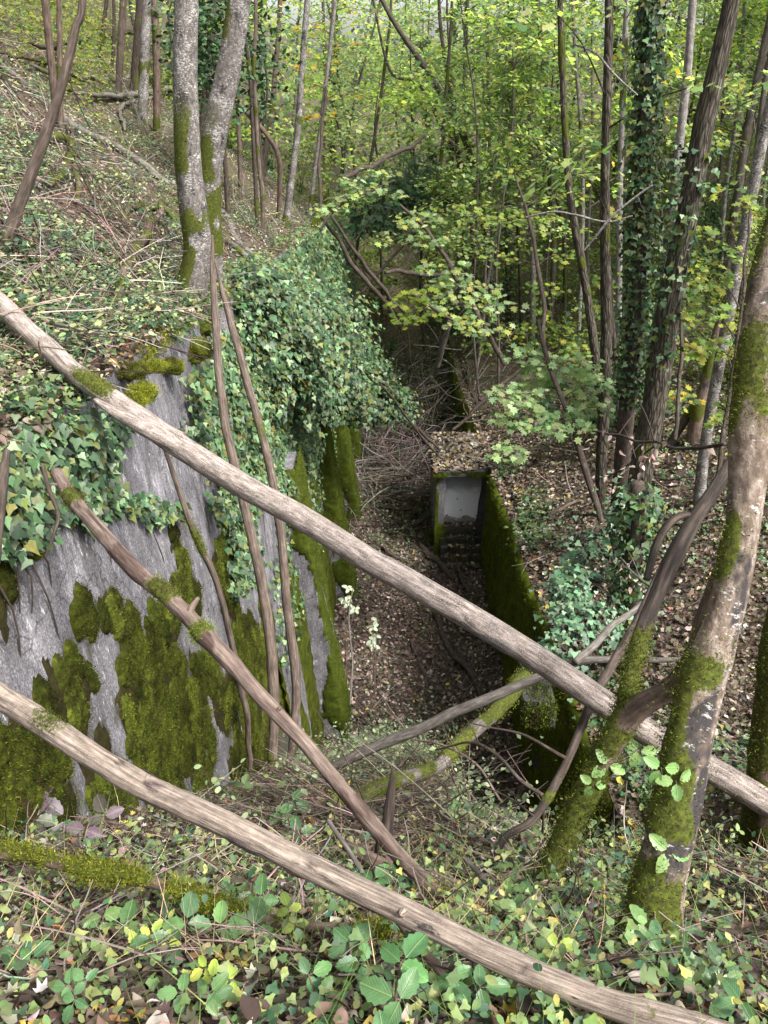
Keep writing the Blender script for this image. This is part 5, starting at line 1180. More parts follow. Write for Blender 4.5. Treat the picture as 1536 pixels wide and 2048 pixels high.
# and the floor of the wood on the other side
n = 60000; y = 13+32*rf_.random(n)**1.2; x = rf_.uniform(.12, .62, n)*y*1.05+2.5; g = ground(x, y)
m = vn(np.stack([x, y, x*0], 1), .5, 61)+.6*vn(np.stack([x, y, x*0], 1), 1.6, 62)+.03*(y-20) > .0
lm = MB(); leaves_at(lm, np.stack([x, y, g+rf_.random(n)**2.2*1.9+.03], 1)[m], .10, [(.12, .17, .05), (.07, .12, .04), (.2, .22, .06), (.05, .09, .035)], None, OVAL4, rf_, .8)
n = 14000; y = 25+20*rf_.random(n); x = rf_.uniform(-.15, .2, n)*y*1.05+1; g = ground(x, y)
leaves_at(lm, np.stack([x, y, g+rf_.random(n)**1.5*2.4+.03], 1), .12, [(.07, .10, .04), (.05, .08, .03), (.11, .14, .05)], None, OVAL4, rf_, .8)
tag(lm.build('wood_undergrowth', M_LEAF), 'low green growth on the forest floor among the far trunks', 'undergrowth', kind='stuff')

# ------------------------------------------------------------------ ivy
ri = np.random.default_rng(23)
def ivy_curtain(label, poly, n, size, off, yr, zr, seed, hang=.0, cols=IVYC, soft=18):
    rng = np.random.default_rng(seed)
    y = rng.uniform(*yr, n*6); z = rng.uniform(*zr, n*6); P = np.stack([left_face(z), y, z], 1)
    u, v, t = project(P); u2 = u+vn(P, 2.2, seed)*soft+vn(P, 7, seed+1)*soft*.5; v2 = v+vn(P, 2.5, seed+2)*soft*1.3
    ok = in_poly(u2, v2, poly) & (z < left_top(y)+.1); P = P[ok][:n]
    n = len(P); lump = np.clip(.4+.8*vn(P, 1.6, seed+4)+.3*vn(P, 4, seed+5), .05, 1.6)
    P = P+np.array([[1, 0, .1]])*(off*lump*rng.random(n)**.5+.02)[:, None]+rng.normal(size=(n, 3))*.02
    nrm = norm(np.array([[.75, -.4, .75]])+rand_dirs(n, rng)*.38); d = np.array([[.1, 0, -1.]])+rand_dirs(n, rng)*.6
    mb = MB(); c = palette(n, cols, None, .22, rng)*(1+.25*vn(P, 1.1, seed+6)[:, None])
    scatter(mb, IVY, P, nrm, d, size*rng.uniform(.55, 1.3, n), c)
    root = empty('ivy_curtain', P.mean(0)); tag(root, label, 'ivy', 'ivy hanging on the wall')
    mb.build('leaves', M_IVY, root)
    st = MB()
    for q in range(16):
        k = rng.integers(0, n); p0 = P[k]+np.array([-.03, 0, .0]); L = rng.uniform(.5, 1.6)
        tube(st, [p0+np.array([-.02, 0, 0]), p0+np.array([.02, .05, -L*.4]), p0+np.array([0, .02, -L*.8])], [.006, .006, .003], 5, step=.15, seed=q, wob=.04)
    st.build('stems', M_DARKB, root, col=False); return root
ivy_curtain('ivy curtain hanging over the middle of the wall between the leaning poles', [(335, 770), (395, 715), (470, 600), (560, 520), (690, 520), (760, 640), (705, 800), (690, 860), (650, 840), (628, 900), (606, 960), (565, 1000), (520, 985), (502, 1050), (496, 1130), (482, 1195), (447, 1170), (440, 1090), (402, 1040), (395, 930), (335, 850)], 32000, .072, .34, (5, 26), (-7.5, -1.6), 31)
ivy_curtain('large leaved ivy spilling down the bare wall nearest the camera', [(-60, 800), (60, 850), (150, 830), (240, 800), (272, 845), (238, 870), (222, 940), (240, 985), (330, 1010), (362, 1035), (300, 1058), (232, 1022), (170, 1062), (90, 1040), (60, 1100), (20, 1110), (-60, 1120)], 2000, .066, .12, (2.2, 7), (-4.2, -1.4), 32, soft=12)
ivy_curtain('thin streak of small ivy on the first buttress and wall behind it', [(560, 1000), (640, 860), (700, 820), (705, 960), (640, 1000), (600, 1180), (570, 1320), (545, 1330), (545, 1150)], 1500, .075, .10, (6, 20), (-9, -3), 33, soft=25)
ivy_curtain('ivy band covering the far end of the tall wall', [(540, 560), (590, 470), (660, 430), (720, 470), (760, 640), (640, 600)], 5000, .10, .5, (12, 30), (-9, -2), 34, soft=15)
# ivy heaped over the wall edge and a fallen crown beyond
def ivy_heap(label, blobs, n, size, seed, cols=IVYC, group='ivy heaps'):
    rng = np.random.default_rng(seed); tot = sum(b[3] for b in blobs); pos = []; nr = []
    for (px, py, t, R, asp) in [(b[0], b[1], b[2], b[3], b[4]) for b in blobs]:
        c = at(px, py, t); k = int(n*R/tot); d = rand_dirs(k*2, rng); d = d[(d[:, 1] < .5) & (d[:, 2] > -.75)][:k]
        rr = R*(1+.30*vn(d*2+c, 1, seed)+.2*vn(d*6+c, 1, seed+1))*(1-.18*rng.random(len(d))**2)
        p = c+d*rr[:, None]*np.array([1, 1, asp]); pos.append(p); nr.append(d)
    pos = np.concatenate(pos); nr = np.concatenate(nr); m = len(pos)
    pos = pos+nr*(rng.random((m, 1))**4*.35); gap = vn(pos, 2.6, seed+3)+.7*vn(pos, 6, seed+9) > -.28; pos, nr = pos[gap], nr[gap]; m = len(pos)
    mb = MB(); nrm = norm(nr*.6+np.array([[.15, -.3, .9]])+rand_dirs(m, rng)*.36); dd = np.array([[.1, -.1, -1.]])+rand_dirs(m, rng)*.6
    scatter(mb, IVY, pos, nrm, dd, size*rng.uniform(.4, 1.45, m), palette(m, cols, None, .22, rng)*(1+.25*vn(pos, 1., seed+6)[:, None]))
    root = empty('ivy_heap', pos.mean(0)); tag(root, label, 'ivy', group); mb.build('leaves', M_IVY, root)
    st = MB()
    for b in blobs:
        c = at(b[0], b[1], b[2])
        for q in range(5):
            e = c+rand_dirs(1, rng)[0]*b[3]*1.15; tube(st, [c, (c+e)/2+np.array([0, 0, .1]), e], [.02, .014, .004], 5, step=.25, seed=q, wob=.05)
    st.build('stems', M_DARKB, root, col=False)
ivy_heap('great ivy heap bulging over the wall edge into the trench', [(545, 605, 11, .42, .9), (600, 640, 12, .5, .9), (655, 640, 13, .5, .8), (682, 690, 14, .46, .9), (640, 715, 12.3, .5, 1.1), (722, 745, 15, .40, 1.), (680, 770, 13.3, .45, 1.1), (755, 785, 15.4, .32, 1.), (795, 815, 15.8, .22, .9), (590, 735, 11.3, .45, 1.1), (735, 805, 15, .34, 1.), (555, 680, 11, .42, 1.1), (510, 590, 10, .34, .9), (620, 800, 12.4, .36, 1.2), (560, 780, 11, .34, 1.2), (500, 670, 9.8, .32, 1.1)], 34000, .072, 41, cols=IVYC)
ivy_heap('dark evergreen ivy mound far down the trench', [(800, 380, 26, 1.2, .8), (850, 390, 27, 1.0, .8), (760, 420, 25, 1.1, .8)], 2600, .17, 42, cols=EV)
RIVY = [(.05, .11, .05), (.08, .155, .08), (.12, .2, .115), (.03, .06, .032), (.15, .23, .14)]
ivy_heap('light green ivy bush on the bank edge before the stoutest tree', [(1220, 1060, 10.4, .30, .7), (1195, 1110, 10.2, .34, .7), (1215, 1120, 10, .32, .7), (1165, 1170, 9.8, .34, .7), (1180, 1170, 9.8, .32, .7), (1150, 1235, 9.4, .30, .7), (1185, 1245, 9.3, .3, .7), (1135, 1285, 9.0, .26, .8), (1255, 1010, 10.2, .25, .8)], 2300, .066, 43, RIVY)
# ivy trailing along the foot of bank and over the low wall
n = 5000; y = ri.uniform(4.5, 16.5, n); e = np.abs(ri.normal(0, .35, n)); x = RX+.10+e-.14*ri.random(n); z = np.where(x > RX, np.maximum(ground(x, y), right_top(y)), right_top(y)-ri.random(n)**3*.7)+.03+.05*ri.random(n)
x = np.where(x > RX, x, RX-.12)
P = np.stack([x, y, z], 1); mm = vn(P, 1.2, 5)+.25 > .1; P = P[mm]; n = len(P)
mb = MB(); scatter(mb, IVY, P, norm(np.array([[-.4, -.2, 1]])+rand_dirs(n, ri)*.5), rand_dirs(n, ri), .07*ri.uniform(.6, 1.3, n), palette(n, IVYC, None, .25, ri))
tag(mb.build('trailing_ivy', M_IVY), 'small ivy trailing along the top edge of the low mossy wall', 'ivy', kind='stuff')
# ------------------------------------------------------------------ ground cover
rg = np.random.default_rng(404)
def area_pts(n, y0, y1, x0=-1e9, x1=1e9, pad=.66, extra=1.5):
    """points of the ground, denser near the path where one stands"""
    y = np.exp(rg.uniform(math.log(y0), math.log(y1), n)); x = rg.uniform(-pad, pad, n)*(y*.9+extra)
    k = (x > x0) & (x < x1); return x[k], y[k]
def hill_pts(n, y0, y1):
    y = np.exp(rg.uniform(math.log(y0), math.log(y1), n)); return -2.05-rg.random(n)*(.68*(y*.9+1.2)+1-2.05).clip(.5), y
DEADC = [(.17, .13, .098), (.115, .088, .068), (.045, .033, .026), (.28, .235, .185), (.38, .335, .275), (.075, .052, .038), (.22, .11, .05), (.42, .32, .07)]
DW = (5, 5, 5, 3.2, 1.6, 4, .8, .5)
def litter(x, y, size, mb, lift=.02, tm=None, cols=DEADC, wts=DW, tilt=.55):
    n = len(x); z = ground(x, y)+np.abs(rg.normal(0, lift, n))+.006
    nn = gnormal(x, y); ok = nn[:, 2] > .3
    x, y, z, nn = x[ok], y[ok], z[ok], nn[ok]; n = len(x)
    P = np.stack([x, y, z], 1); flip = np.where(rg.random(n) < .5, -1, 1)[:, None]
    nrm = norm(nn+rand_dirs(n, rg)*tilt)*flip; d = rand_dirs(n, rg)*np.array([1, 1, .3])
    k = rg.integers(0, len(tm), n); sz = size*rg.uniform(.5, 1.25, n)
    c = palette(n, cols, wts, .22, rg)
    for q in range(len(tm)):
        s = k == q; scatter(mb, tm[q], P[s], nrm[s], d[s], sz[s], c[s])
DEAD_FAR = [fan([(.4, .05), (.22, .3), (.4, .66)], ctr=(0, .36), fold=.25, droop=-.2), fan([(.28, .2), (.25, .65)], fold=.45, droop=.2)]
mb = MB()
x, y = area_pts(27000, .62, 7.5, -2.0, 4.5, .75, 2.2); litter(x, y, .043, mb, .03, [DEAD1, DEAD2, DEAD3])
x = rg.uniform(-1.1, 2.5, 34000); y = 6.5+20*rg.random(34000)**1.25; litter(x, y, .09, mb, .03, DEAD_FAR, cols=[(.135, .098, .08), (.09, .066, .056), (.038, .027, .024), (.25, .205, .17), (.36, .31, .265), (.06, .042, .034), (.17, .09, .045), (.36, .28, .07)], wts=(6, 6, 8, 3.4, 2.4, 6, .4, .25))
x, y = area_pts(52000, 1.5, 34, 2.75, 40, .75, 4.5); litter(x, y, .10, mb, .03, DEAD_FAR, wts=(5, 6, 5, 2.9, 1.3, 4, .4, .3))
x, y = hill_pts(36000, 1.2, 30); litter(x, y, .06, mb, .03, [DEAD_FAR[1], DEAD3], wts=(5, 5, 3, 4.5, 2.2, 3, .6, .3))
x = 2.75+rg.random(42000)**1.3*8; y = rg.uniform(6, 21, 42000); litter(x, y, .085, mb, .03, DEAD_FAR, wts=(6, 6, 6, 3.2, 1.6, 5, .4, .3))
n = 4200; y = rg.uniform(3.2, 24, n); x = RX+.02+.45*rg.random(n); P = np.stack([x, y, right_top(y)+.015+.06*rg.random(n)], 1)
scatter(mb, DEAD_FAR[0], P, norm(np.array([[-.2, 0, 1.]])+rand_dirs(n, rg)*.5), rand_dirs(n, rg), .09*rg.uniform(.5, 1.2, n), palette(n, DEADC, DW, .2, rg))
# litter on the shelter roof and steps
n = 2200; x = rg.uniform(SX0-.1, SX1+.45, n); y = rg.uniform(SY-.06, SY+2.1, n); P = np.stack([x, y, np.full(n, RZ+.14)+rg.random(n)*.035+.02*(x-SX0)], 1)
scatter(mb, DEAD_FAR[0], P, norm(np.array([[0, 0, 1.]])+rand_dirs(n, rg)*.5), rand_dirs(n, rg), .11*rg.uniform(.5, 1.2, n), palette(n, DEADC, (5, 4, 2, 5, 3, 2, .5, .6), .2, rg))
for k in range(nst):
    z1 = LZ-rise*k; y1 = SY+.02-go*k+(.5 if k == 0 else .1); n = 160 if k == 0 else 60
    P = np.stack([rg.uniform(SX0+.24, SX1-.12, n), y1+rg.uniform(-.4 if k == 0 else -.07, .5 if k == 0 else .09, n), np.full(n, z1+.02)], 1)
    scatter(mb, DEAD_FAR[0], P, norm(np.array([[0, 0, 1.]])+rand_dirs(n, rg)*.5), rand_dirs(n, rg), .085*rg.uniform(.5, 1.2, n), palette(n, DEADC, DW, .2, rg))
tag(mb.build('leaf_litter', M_DEAD), 'fallen brown and tan leaves covering the ground of trench, bank and slopes', 'leaf litter', kind='stuff')

# soil, litter, moss and seedlings over the crest of the long wall
mb = MB(); n = 5200; y = np.exp(rg.uniform(math.log(2), math.log(30), n)); x = left_face(left_top(y))-.42*rg.random(n)+.06; P = np.stack([x, y, left_top(y)+.03+.10*rg.random(n)**2], 1)
scatter(mb, DEAD3, P, norm(np.array([[.2, 0, 1.]])+rand_dirs(n, rg)*.6), rand_dirs(n, rg), .062*rg.uniform(.5, 1.2, n), palette(n, DEADC, DW, .2, rg))
n = 6000; y = np.exp(rg.uniform(math.log(2), math.log(30), n)); x = left_face(left_top(y))-.42*rg.random(n)+.13; P = np.stack([x, y, left_top(y)+.04+.14*rg.random(n)-.35*np.clip(x-left_face(left_top(y)), 0, 1)*3], 1)
m = vn(P, 2.2, 71)+np.clip(P[:, 1]-4.2, -1.2, .35) > 0; P = P[m]; n = len(P)
scatter(mb, IVY, P, norm(np.array([[.4, -.2, .9]])+rand_dirs(n, rg)*.6), rand_dirs(n, rg)+np.array([.2, 0, -.4]), .052*rg.uniform(.5, 1.2, n), palette(n, IVYC+[(.16, .22, .08), (.22, .27, .09)], None, .2, rg))
n = 26000; y = np.exp(rg.uniform(math.log(2.6), math.log(12), n)); x = left_face(left_top(y))-.30*rg.random(n)+.05; P = np.stack([x, y, left_top(y)-.01-.25*np.clip(x-left_face(left_top(y)), 0, 1)*3], 1); m = fbm(P, 1.5, 3, 72) > .25; P = P[m]
tufts(mb, P, np.tile([[.3, 0, 1.]], (len(P), 1)), np.ones(len(P)), 1.6, .03, 6, [(.17, .19, .015), (.12, .14, .012), (.22, .235, .03)])
tag(mb.build('crest_litter', M_GREEN), 'litter, moss and ivy seedlings overgrowing the crest of the tall wall', 'ground cover', kind='stuff')
# low green herbs
def herbs(mb, x, y, size, cols, wts, tm, hmax, clump=7, spread=.06, tilt=.5):
    n = len(x); z = ground(x, y); nn = gnormal(x, y)
    ok = nn[:, 2] > .3; x, y, z = x[ok], y[ok], z[ok]; n = len(x)
    k = rg.integers(max(2, clump-4), clump+4, n); i = np.repeat(np.arange(n), k); m = len(i)
    h = rg.random(n)[i]*hmax*rg.uniform(.15, 1, m)
    P = np.stack([x[i], y[i], z[i]+h+.012], 1)+rg.normal(size=(m, 3))*np.array([spread, spread, .01])*(1+h/hmax)[:, None]
    sz = (size*rg.uniform(.7, 1.3, n))[i]*rg.uniform(.65, 1.2, m)
    base = palette(n, cols, wts, .2, rg)[i]*rg.uniform(.75, 1.25, (m, 1))
    nrm = norm(np.array([[0, -.15, 1.]])+rand_dirs(m, rg)*tilt); d = rand_dirs(m, rg)*np.array([1, 1, .3])
    q = rg.integers(0, len(tm), n)[i]
    for e in range(len(tm)):
        s = q == e; scatter(mb, tm[e], P[s], nrm[s], d[s], sz[s], base[s])
HC = [(.09, .14, .05), (.13, .19, .07), (.19, .24, .09), (.055, .10, .05), (.26, .28, .10), (.05, .11, .065), (.32, .30, .08)]
mb = MB()
x, y = area_pts(5200, .6, 8, -1.9, 4.4, .75, 2.2); m = vn(np.stack([x, y, x*0], 1), 1.6, 3)+.5*vn(np.stack([x, y, x*0], 1), 4.5, 6) > -.12; herbs(mb, x[m], y[m], .026, HC, (4, 5, 3, 4, 2, 3, .8), [OVAL, OVAL, IVY], .085, 7, .05)
x = rg.uniform(-1.3, 1.2, 450); y = rg.uniform(.7, 1.7, 450); herbs(mb, x, y, .024, HC, (4, 5, 4, 3, 2, 2, 1.5), [OVAL, IVY, OVAL], .07, 7, .04)
tag(mb.build('ground_herbs', M_GREEN), 'small green herbs and seedlings growing through litter on the near slope', 'herbs', kind='stuff')
mb = MB()
x, y = hill_pts(26000, 1.3, 30); m = vn(np.stack([x, y, x*0], 1), .9, 31)+.4*vn(np.stack([x, y, x*0], 1), 3, 32) > -.3
nearh = y < 5
herbs(mb, x[m & nearh][::2], y[m & nearh][::2], .032, [(.10, .16, .075), (.16, .22, .10), (.23, .28, .13), (.045, .09, .05), (.32, .34, .16), (.02, .045, .025)], None, [OVAL, IVY, OVAL], .14, 8, .06)
m = m & ~nearh
herbs(mb, x[m], y[m], .047, [(.10, .16, .075), (.16, .22, .10), (.23, .28, .13), (.045, .09, .05), (.32, .34, .16), (.045, .10, .065), (.02, .045, .025)], (4, 4, 4, 3, 2, 3, 2), [OVAL4, IVY, OVAL], .2, 7, .07)
tag(mb.build('hillside_herbs', M_GREEN), 'pale green herbs and ground ivy scattered over the steep hillside', 'herbs', kind='stuff')
mb = MB()
x, y = area_pts(15000, 2.5, 30, 2.7, 40, .8, 4.5); m = vn(np.stack([x, y, x*0], 1), .7, 33)+.5*vn(np.stack([x, y, x*0], 1), 2.3, 34)+np.clip((x-5)*.12, -.4, .6)+np.clip((7-y)*.2, 0, .8) > .1
herbs(mb, x[m], y[m], .06, IVYC+[(.10, .15, .07)], None, [IVY], .1, 8, .10, .4)
tag(mb.build('ground_ivy', M_IVY), 'dark ivy creeping over leaf litter on the bank below the trees', 'ground ivy', kind='stuff')

# grass, straw, twigs and dry canes
STR = [(.42, .34, .2), (.30, .23, .14), (.22, .16, .11), (.5, .43, .28)]
def blades(mb, x, y, L, cols, wts=None, upright=.9):
    n = len(x); z = ground(x, y); P = np.stack([x, y, z-.01], 1)
    d = norm(rand_dirs(n, rg)*np.array([1, 1, .25])+np.array([0, 0, upright])); nrm = norm(rand_dirs(n, rg)*np.array([1, 1, .4])+np.array([0, -.3, .4]))
    k = rg.integers(0, 3, n); c = palette(n, cols, wts, .2, rg); sz = L*rg.uniform(.4, 1.4, n)
    for q in range(3): s = k == q; scatter(mb, BLADES[q], P[s], nrm[s], d[s], sz[s], c[s])
mb = MB()
x, y = area_pts(7000, .95, 8, -1.9, 4.); m = vn(np.stack([x, y, x*0], 1), 1.3, 41)+.25*np.sign(x) > -.25; blades(mb, x[m], y[m], .17, STR, None, .45)
x, y = hill_pts(5000, 2.5, 26); m = vn(np.stack([x, y, x*0], 1), .8, 42) > -.2; blades(mb, x[m], y[m], .26, STR, None, .9)
tag(mb.build('dry_grass', M_STRAW), 'dry straw coloured grass stems on the near slope and hillside', 'dry grass', kind='stuff')
mb = MB()
x, y = area_pts(2600, .5, 5, -1.8, 3.2); m = vn(np.stack([x, y, x*0], 1), 1.1, 43)+.3*(x > .3) > .1; blades(mb, x[m], y[m], .2, [(.13, .2, .05), (.2, .27, .08), (.09, .15, .045)], None, .8)
tag(mb.build('green_grass', M_GREEN), 'thin green grass blades around the feet of the leaning tree', 'grass', kind='stuff')
def twigs(mb, x, y, L, cols, upright=.1, lift=.03, thin=1.):
    n = len(x); z = ground(x, y); P = np.stack([x, y, z+np.abs(rg.normal(0, lift, n))+.01], 1)
    g = gnormal(x, y); ok = g[:, 2] > .3; x, P, g = x[ok], P[ok], g[ok]; n = len(x)
    d = rand_dirs(n, rg); d = d-g*np.sum(d*g, 1, keepdims=True)*(1-upright*.3); d = norm(d)+np.array([0, 0, upright])
    k = rg.integers(0, len(TWIGS), n); c = palette(n, cols, None, .25, rg); sz = L*rg.uniform(.35, 1.5, n)
    for q in range(len(TWIGS)):
        s = k == q; T = TWIGS[q]; TV = T[0].copy(); k3 = np.arange(len(TV))//3*3; ctr3 = (TV[k3]+TV[k3+1]+TV[k3+2])/3; TV = ctr3+(TV-ctr3)*thin; scatter(mb, (TV, T[1]), P[s], norm(g[s]+rand_dirs(int(s.sum()), rg)*.3), d[s], sz[s], c[s])
TWC = [(.16, .12, .1), (.09, .065, .055), (.28, .22, .19), (.05, .035, .03), (.34, .29, .25)]
mb = MB()
x, y = area_pts(1500, .95, 8, -1.9, 4); twigs(mb, x, y, .3, TWC, .12)
x, y = hill_pts(4200, 4.5, 26); twigs(mb, x, y, .6, TWC, .2)
x, y = hill_pts(700, 2, 4.5); twigs(mb, x, y, .22, TWC, .2)
x = rg.uniform(-1, 2.5, 1200); y = rg.uniform(8, 24, 1200); twigs(mb, x, y, .6, [(.05, .035, .03), (.1, .075, .06), (.2, .16, .13)], .05)
x, y = area_pts(1300, 4, 30, 2.8, 40, .62, 2.5); twigs(mb, x, y, .6, TWC, .15)
tag(mb.build('twig_litter', M_STRAW), 'broken twigs scattered over litter and herbs', 'twigs', kind='stuff')
mb = MB()
n = 950; y = rg.uniform(2.6, 9.0, n); x = rg.uniform(-.9, 1.5, n); twigs(mb, x, y, .62, [(.17, .13, .11), (.10, .075, .06), (.26, .21, .17), (.06, .045, .04)], .55, .06, .6)
n = 1150; y = rg.uniform(19.4, 30, n); x = rg.uniform(-1.2, 2.9, n); twigs(mb, x, y, 1.9, [(.10, .08, .07), (.17, .14, .125), (.26, .22, .2)], .6, .25)
tag(mb.build('dry_brush', M_STRAW), 'tangle of dry bramble canes filling the slope and the far trench end', 'brush', kind='stuff')
mb = MB()
n = 2600; y = rg.uniform(2.6, 8.6, n); x = rg.uniform(-.9, 2.3, n); m = vn(np.stack([x, y, x*0], 1), 1.3, 44) > -.25; x, y = x[m], y[m]
herbs(mb, x, y, .042, [(.12, .17, .08), (.18, .22, .11), (.22, .26, .14), (.08, .12, .06)], None, [OVAL, OVAL4], .4, 6, .12, .7)
n = 500; y = rg.uniform(17, 30, n); x = rg.uniform(-1., 3., n); herbs(mb, x, y, .07, [(.08, .11, .05), (.12, .15, .07), (.05, .08, .035)], None, [OVAL4], 1.6, 12, .35, .9)
n = 420; y = rg.uniform(7.2, 11, n); x = rg.uniform(-.5, 1.6, n); herbs(mb, x, y, .05, [(.24, .29, .18), (.17, .22, .12), (.10, .14, .07)], None, [OVAL], .5, 5, .14, .8)
n = 900; y = rg.uniform(10, 19, n); x = rg.uniform(-1., 2.4, n); m = vn(np.stack([x, y, x*0], 1), 1.1, 46) > .25; herbs(mb, x[m], y[m], .06, [(.10, .14, .06), (.16, .20, .09), (.06, .09, .045)], None, [OVAL, IVY], .12, 5, .12, .6)
tag(mb.build('bramble_thicket', M_GREEN), 'loose leafy bramble growth on the slope and around the brush pile', 'brambles', kind='stuff')
# moss on the ground
mb = MB(); x, y = area_pts(42000, .5, 6, -1.9, 3.6); P = np.stack([x, y, ground(x, y)+.004], 1); m = fbm(P, 2.4, 3, 51) > .62; P = P[m]
tufts(mb, P, np.tile([[0, 0, 1.]], (len(P), 1)), np.ones(len(P)), 2.2, .016, 3, [(.15, .18, .016), (.1, .13, .012), (.2, .22, .03)])
x, y = area_pts(36000, 2, 14, -16, -2.05, .75, 1.); P = np.stack([x, y, ground(x, y)+.006], 1); m = fbm(P, 1.8, 3, 52) > .72; P = P[m]
tufts(mb, P, np.tile([[0, 0, 1.]], (len(P), 1)), np.ones(len(P)), 2.0, .03, 4, [(.17, .19, .02), (.12, .14, .014), (.22, .235, .04)])
tag(mb.build('ground_moss', M_MOSS), 'yellow green moss carpets between leaves on the slopes', 'moss', kind='stuff')

# ------------------------------------------------------------------ bramble plants near the camera, each a plant of its own
BG = [(.07, .15, .05), (.09, .18, .06), (.055, .12, .05), (.12, .20, .07)]
BL = [(.045, .115, .042), (.065, .145, .055)]
BY = [(.25, .33, .05), (.32, .38, .07), (.2, .28, .05)]
BP = [(.075, .052, .066), (.10, .07, .085), (.06, .05, .05), (.10, .11, .08)]
plants = [  # px, py of the topmost leaf cluster, leaflet px, kind, clusters, label
 (205, 1832, 52, 'g', 3, 'bramble with broad green leaves on top of the mossy branch'),
 (300, 1875, 46, 'l', 3, 'bluish green bramble spray low between mossy branch and frame corner'),
 (375, 1808, 44, 'g', 2, 'bramble with two leaf clusters under the cream log'),
 (440, 1850, 60, 'g', 3, 'largest bramble spray, with deeply veined leaves, below the cream log'),
 (520, 1800, 44, 'l', 2, 'dark bramble clump leaning against the cream log'),
 (300, 1870, 30, 'y', 3, 'yellow green young bramble shoot in front of the largest spray'),
 (425, 1960, 34, 'y', 3, 'bright yellowish shoot near the bottom edge of the view'),
 (365, 1985, 44, 'g', 3, 'upright green seedling with pointed leaves near the bottom edge'),
 (560, 1625, 36, 'l', 2, 'small bramble leaning over litter between cream and reddish logs'),
 (600, 1665, 36, 'l', 2, 'low bramble under the reddish log with bluish leaves'),
 (745, 1762, 42, 'l', 2, 'bramble clump peeping over the cream log by the stump'),
 (860, 1862, 44, 'g', 2, 'bramble leaf trio growing up beside the brown stick'),
 (800, 2000, 78, 'l', 3, 'big dark bramble leaves in the bottom middle of the view'),
 (1035, 1818, 44, 'g', 2, 'bramble clump at the foot of the forked mossy tree'),
 (960, 1975, 52, 'l', 2, 'bluish bramble under the near end of the cream log'),
 (730, 1925, 50, 'l', 3, 'spreading dark bramble just above the bottom middle leaves'),
 (1320, 1905, 50, 'g', 3, 'bramble with pointed leaves in front of the big leaning tree'),
 (1395, 1935, 48, 'g', 3, 'bramble drooping toward the frame edge past the big tree'),
 (1480, 2000, 56, 'l', 2, 'dark bramble at the bottom corner beyond the big tree'),
 (1300, 1825, 48, 'g', 2, 'bramble leaves laid on the base of the big leaning tree'),
 (70, 1640, 52, 'p', 4, 'purplish bramble with dull leaves before the mossy wall foot'),
 (170, 1660, 46, 'p', 3, 'second purplish bramble, nearer the cream log'),
 (25, 1625, 60, 'p', 2, 'purplish bramble cut by the frame edge'),
 (215, 1555, 30, 'm', 3, 'slim pale green shoot climbing before the wall moss'),
 (480, 1580, 26, 'm', 4, 'pale leafed seedling at the mossy wall foot'),
 (450, 1450, 24, 'm', 3, 'small seedling against the end of the wall moss'),
 (1110, 1895, 40, 'y', 1, 'single yellow leaf cluster in the grass between the two mossy trees'),
 (590, 1850, 34, 'y', 2, 'yellow leaves on a thin stem below the cream log middle'),
 (60, 1920, 40, 'g', 2, 'faded bramble by the bottom corner under the mossy branch'),
 (640, 1985, 46, 'g', 3, 'bramble half buried in litter along the bottom edge'),
 (150, 2000, 36, 'l', 3, 'ground hugging ivy leaved bramble by the bottom edge'),
 (1150, 1985, 36, 'g', 2, 'bramble tuft beside the far lower part of cream log'),
 (930, 1620, 26, 'm', 3, 'pale small leaved shoot on the slope above the short dark log'),
 (700, 1180, 14, 'w', 5, 'whitish leaved tall shoot standing before the second buttress'),
 (760, 1240, 14, 'w', 5, 'whitish leaved shoot in the middle of the trench'),
]
KC = {'g': BG, 'l': BL, 'y': BY, 'p': BP, 'm': [(.16, .24, .10), (.12, .19, .08)], 'w': [(.34, .38, .27), (.28, .33, .22)]}
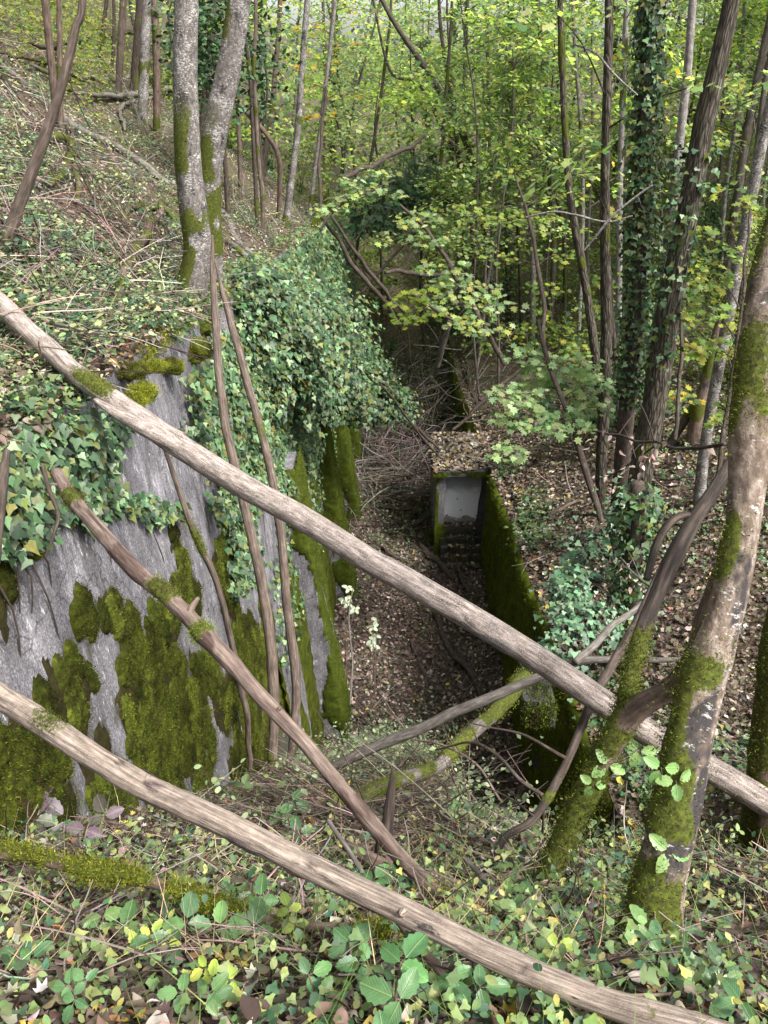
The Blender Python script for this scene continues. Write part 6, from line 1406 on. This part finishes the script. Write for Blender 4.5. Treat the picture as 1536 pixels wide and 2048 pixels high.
for q, (px, py, L, k, ncl, lab) in enumerate(plants):
    rr = np.random.default_rng(900+q); h = hit(px, py+L*.6); t = h[1]*CP-h[2]*SP
    lift = .05+.10*rr.random()
    if k == 'w': t = 9.5; lift = 0
    tc_ = max(t-lift*1.5, .9); base = hit(px+rr.uniform(-30, 30), py+L*1.2) if k != 'w' else at(px-10, py+180, t+.2)
    root = empty('bramble_plant' if k in 'glp' else 'leafy_shoot', base); tag(root, lab, 'bramble' if k in 'glp' else 'shoot', 'bramble plants near the camera')
    st = MB(); lm = MB(); s = tc_/F; top = at(px, py, tc_); cs = KC[k]; L = L*.76
    for c in range(ncl):
        ang = rr.uniform(0, 6.28); off = np.array([math.cos(ang)*L*1.5*s, math.sin(ang)*L*1.4*s, -rr.random()*L*.5*s])*(0 if c == 0 else 1)
        if k in 'mw': off = np.array([rr.normal(0, 1.3)*L*s, rr.normal(0, .6)*L*s, -c*L*rr.uniform(1., 2.2)*s])
        p = top+off; mid = (base+p)/2+np.array([0, 0, .25*np.linalg.norm(p-base)])
        tube(st, [base, mid, p], [.0035, .003, .002], 5, step=.03, seed=q)
        tl = np.array([rr.normal(0, .2), -.45+rr.normal(0, .15), 1])
        a0 = rr.uniform(0, 6.28)
        nl = 3 if k in 'glpy' else int(rr.integers(2, 5))
        dirs = np.array([[math.cos(a0+o), math.sin(a0+o), -.1+rr.normal(0, .1)] for o in ((0, 1.5, -1.5) if nl == 3 else (0, 1.4, -1.4, 3.1))])
        pet = np.array([.30 if o == 0 else .05 for o in range(nl)])*L*s
        dirs = dirs[:nl]; d = norm(dirs); P = p+d*pet[:, None]
        nr = norm(np.tile(tl, (nl, 1))+rand_dirs(nl, rr)*.22)
        scatter(lm, BRAM, P, nr, d, L*s*1.15*np.array([1.1, .9, .92, .8])[:nl], palette(nl, cs, None, .12, rr)*rr.uniform(.8, 1.2))
        for e in range(nl): tube(st, [p, P[e]], [.0016, .0012], 4, step=.05, seed=e)
    st.build('stem', M_BROWNLOG, root, col=False); lm.build('leaves', M_BRAM, root)
# small climbing leaves on the big leaning tree
for q, (px, py, L, lab) in enumerate([(1322, 1535, 30, 'green leaf trio climbing the mossy bark of the big leaning tree, uppermost'), (1352, 1562, 28, 'leaf trio on the bark edge of the big leaning tree'), (1335, 1702, 34, 'leaf trio halfway down the big leaning tree'), (1345, 1770, 26, 'small leaf pair low on the big leaning tree'), (1215, 1530, 28, 'leaf trio sprouting on the forked mossy tree'), (1185, 1568, 22, 'small sprout on the lower trunk of the forked mossy tree'), (1278, 1500, 28, 'leaf trio hanging between the two mossy trees')]):
    rr = np.random.default_rng(950+q); t = 2.08 if px > 1300 else 2.85; s = t/F; p = at(px, py, t); root = empty('leafy_shoot', p); tag(root, lab, 'shoot', 'leaf sprouts on the mossy trees')
    lm = MB(); a0 = -1.57+rr.normal(0, .5); dirs = norm(np.array([[math.cos(a0+o), -.2, math.sin(a0+o)] for o in (0, 2.0, -2.0)])); scatter(lm, BRAM, p+dirs*.01, norm(np.array([[0, -.8, .7]])+rand_dirs(3, rr)*.35), dirs, L*s*1.2, palette(3, [(.13, .24, .07), (.17, .28, .09)], None, .1, rr)); lm.build('leaves', M_BRAM, root)
    st = MB(); tube(st, [p+np.array([0, .03, -.12]), p+np.array([.01, 0, -.05]), p], [.002, .002, .0015], 5, step=.02); st.build('stem', M_BROWNLOG, root, col=False)
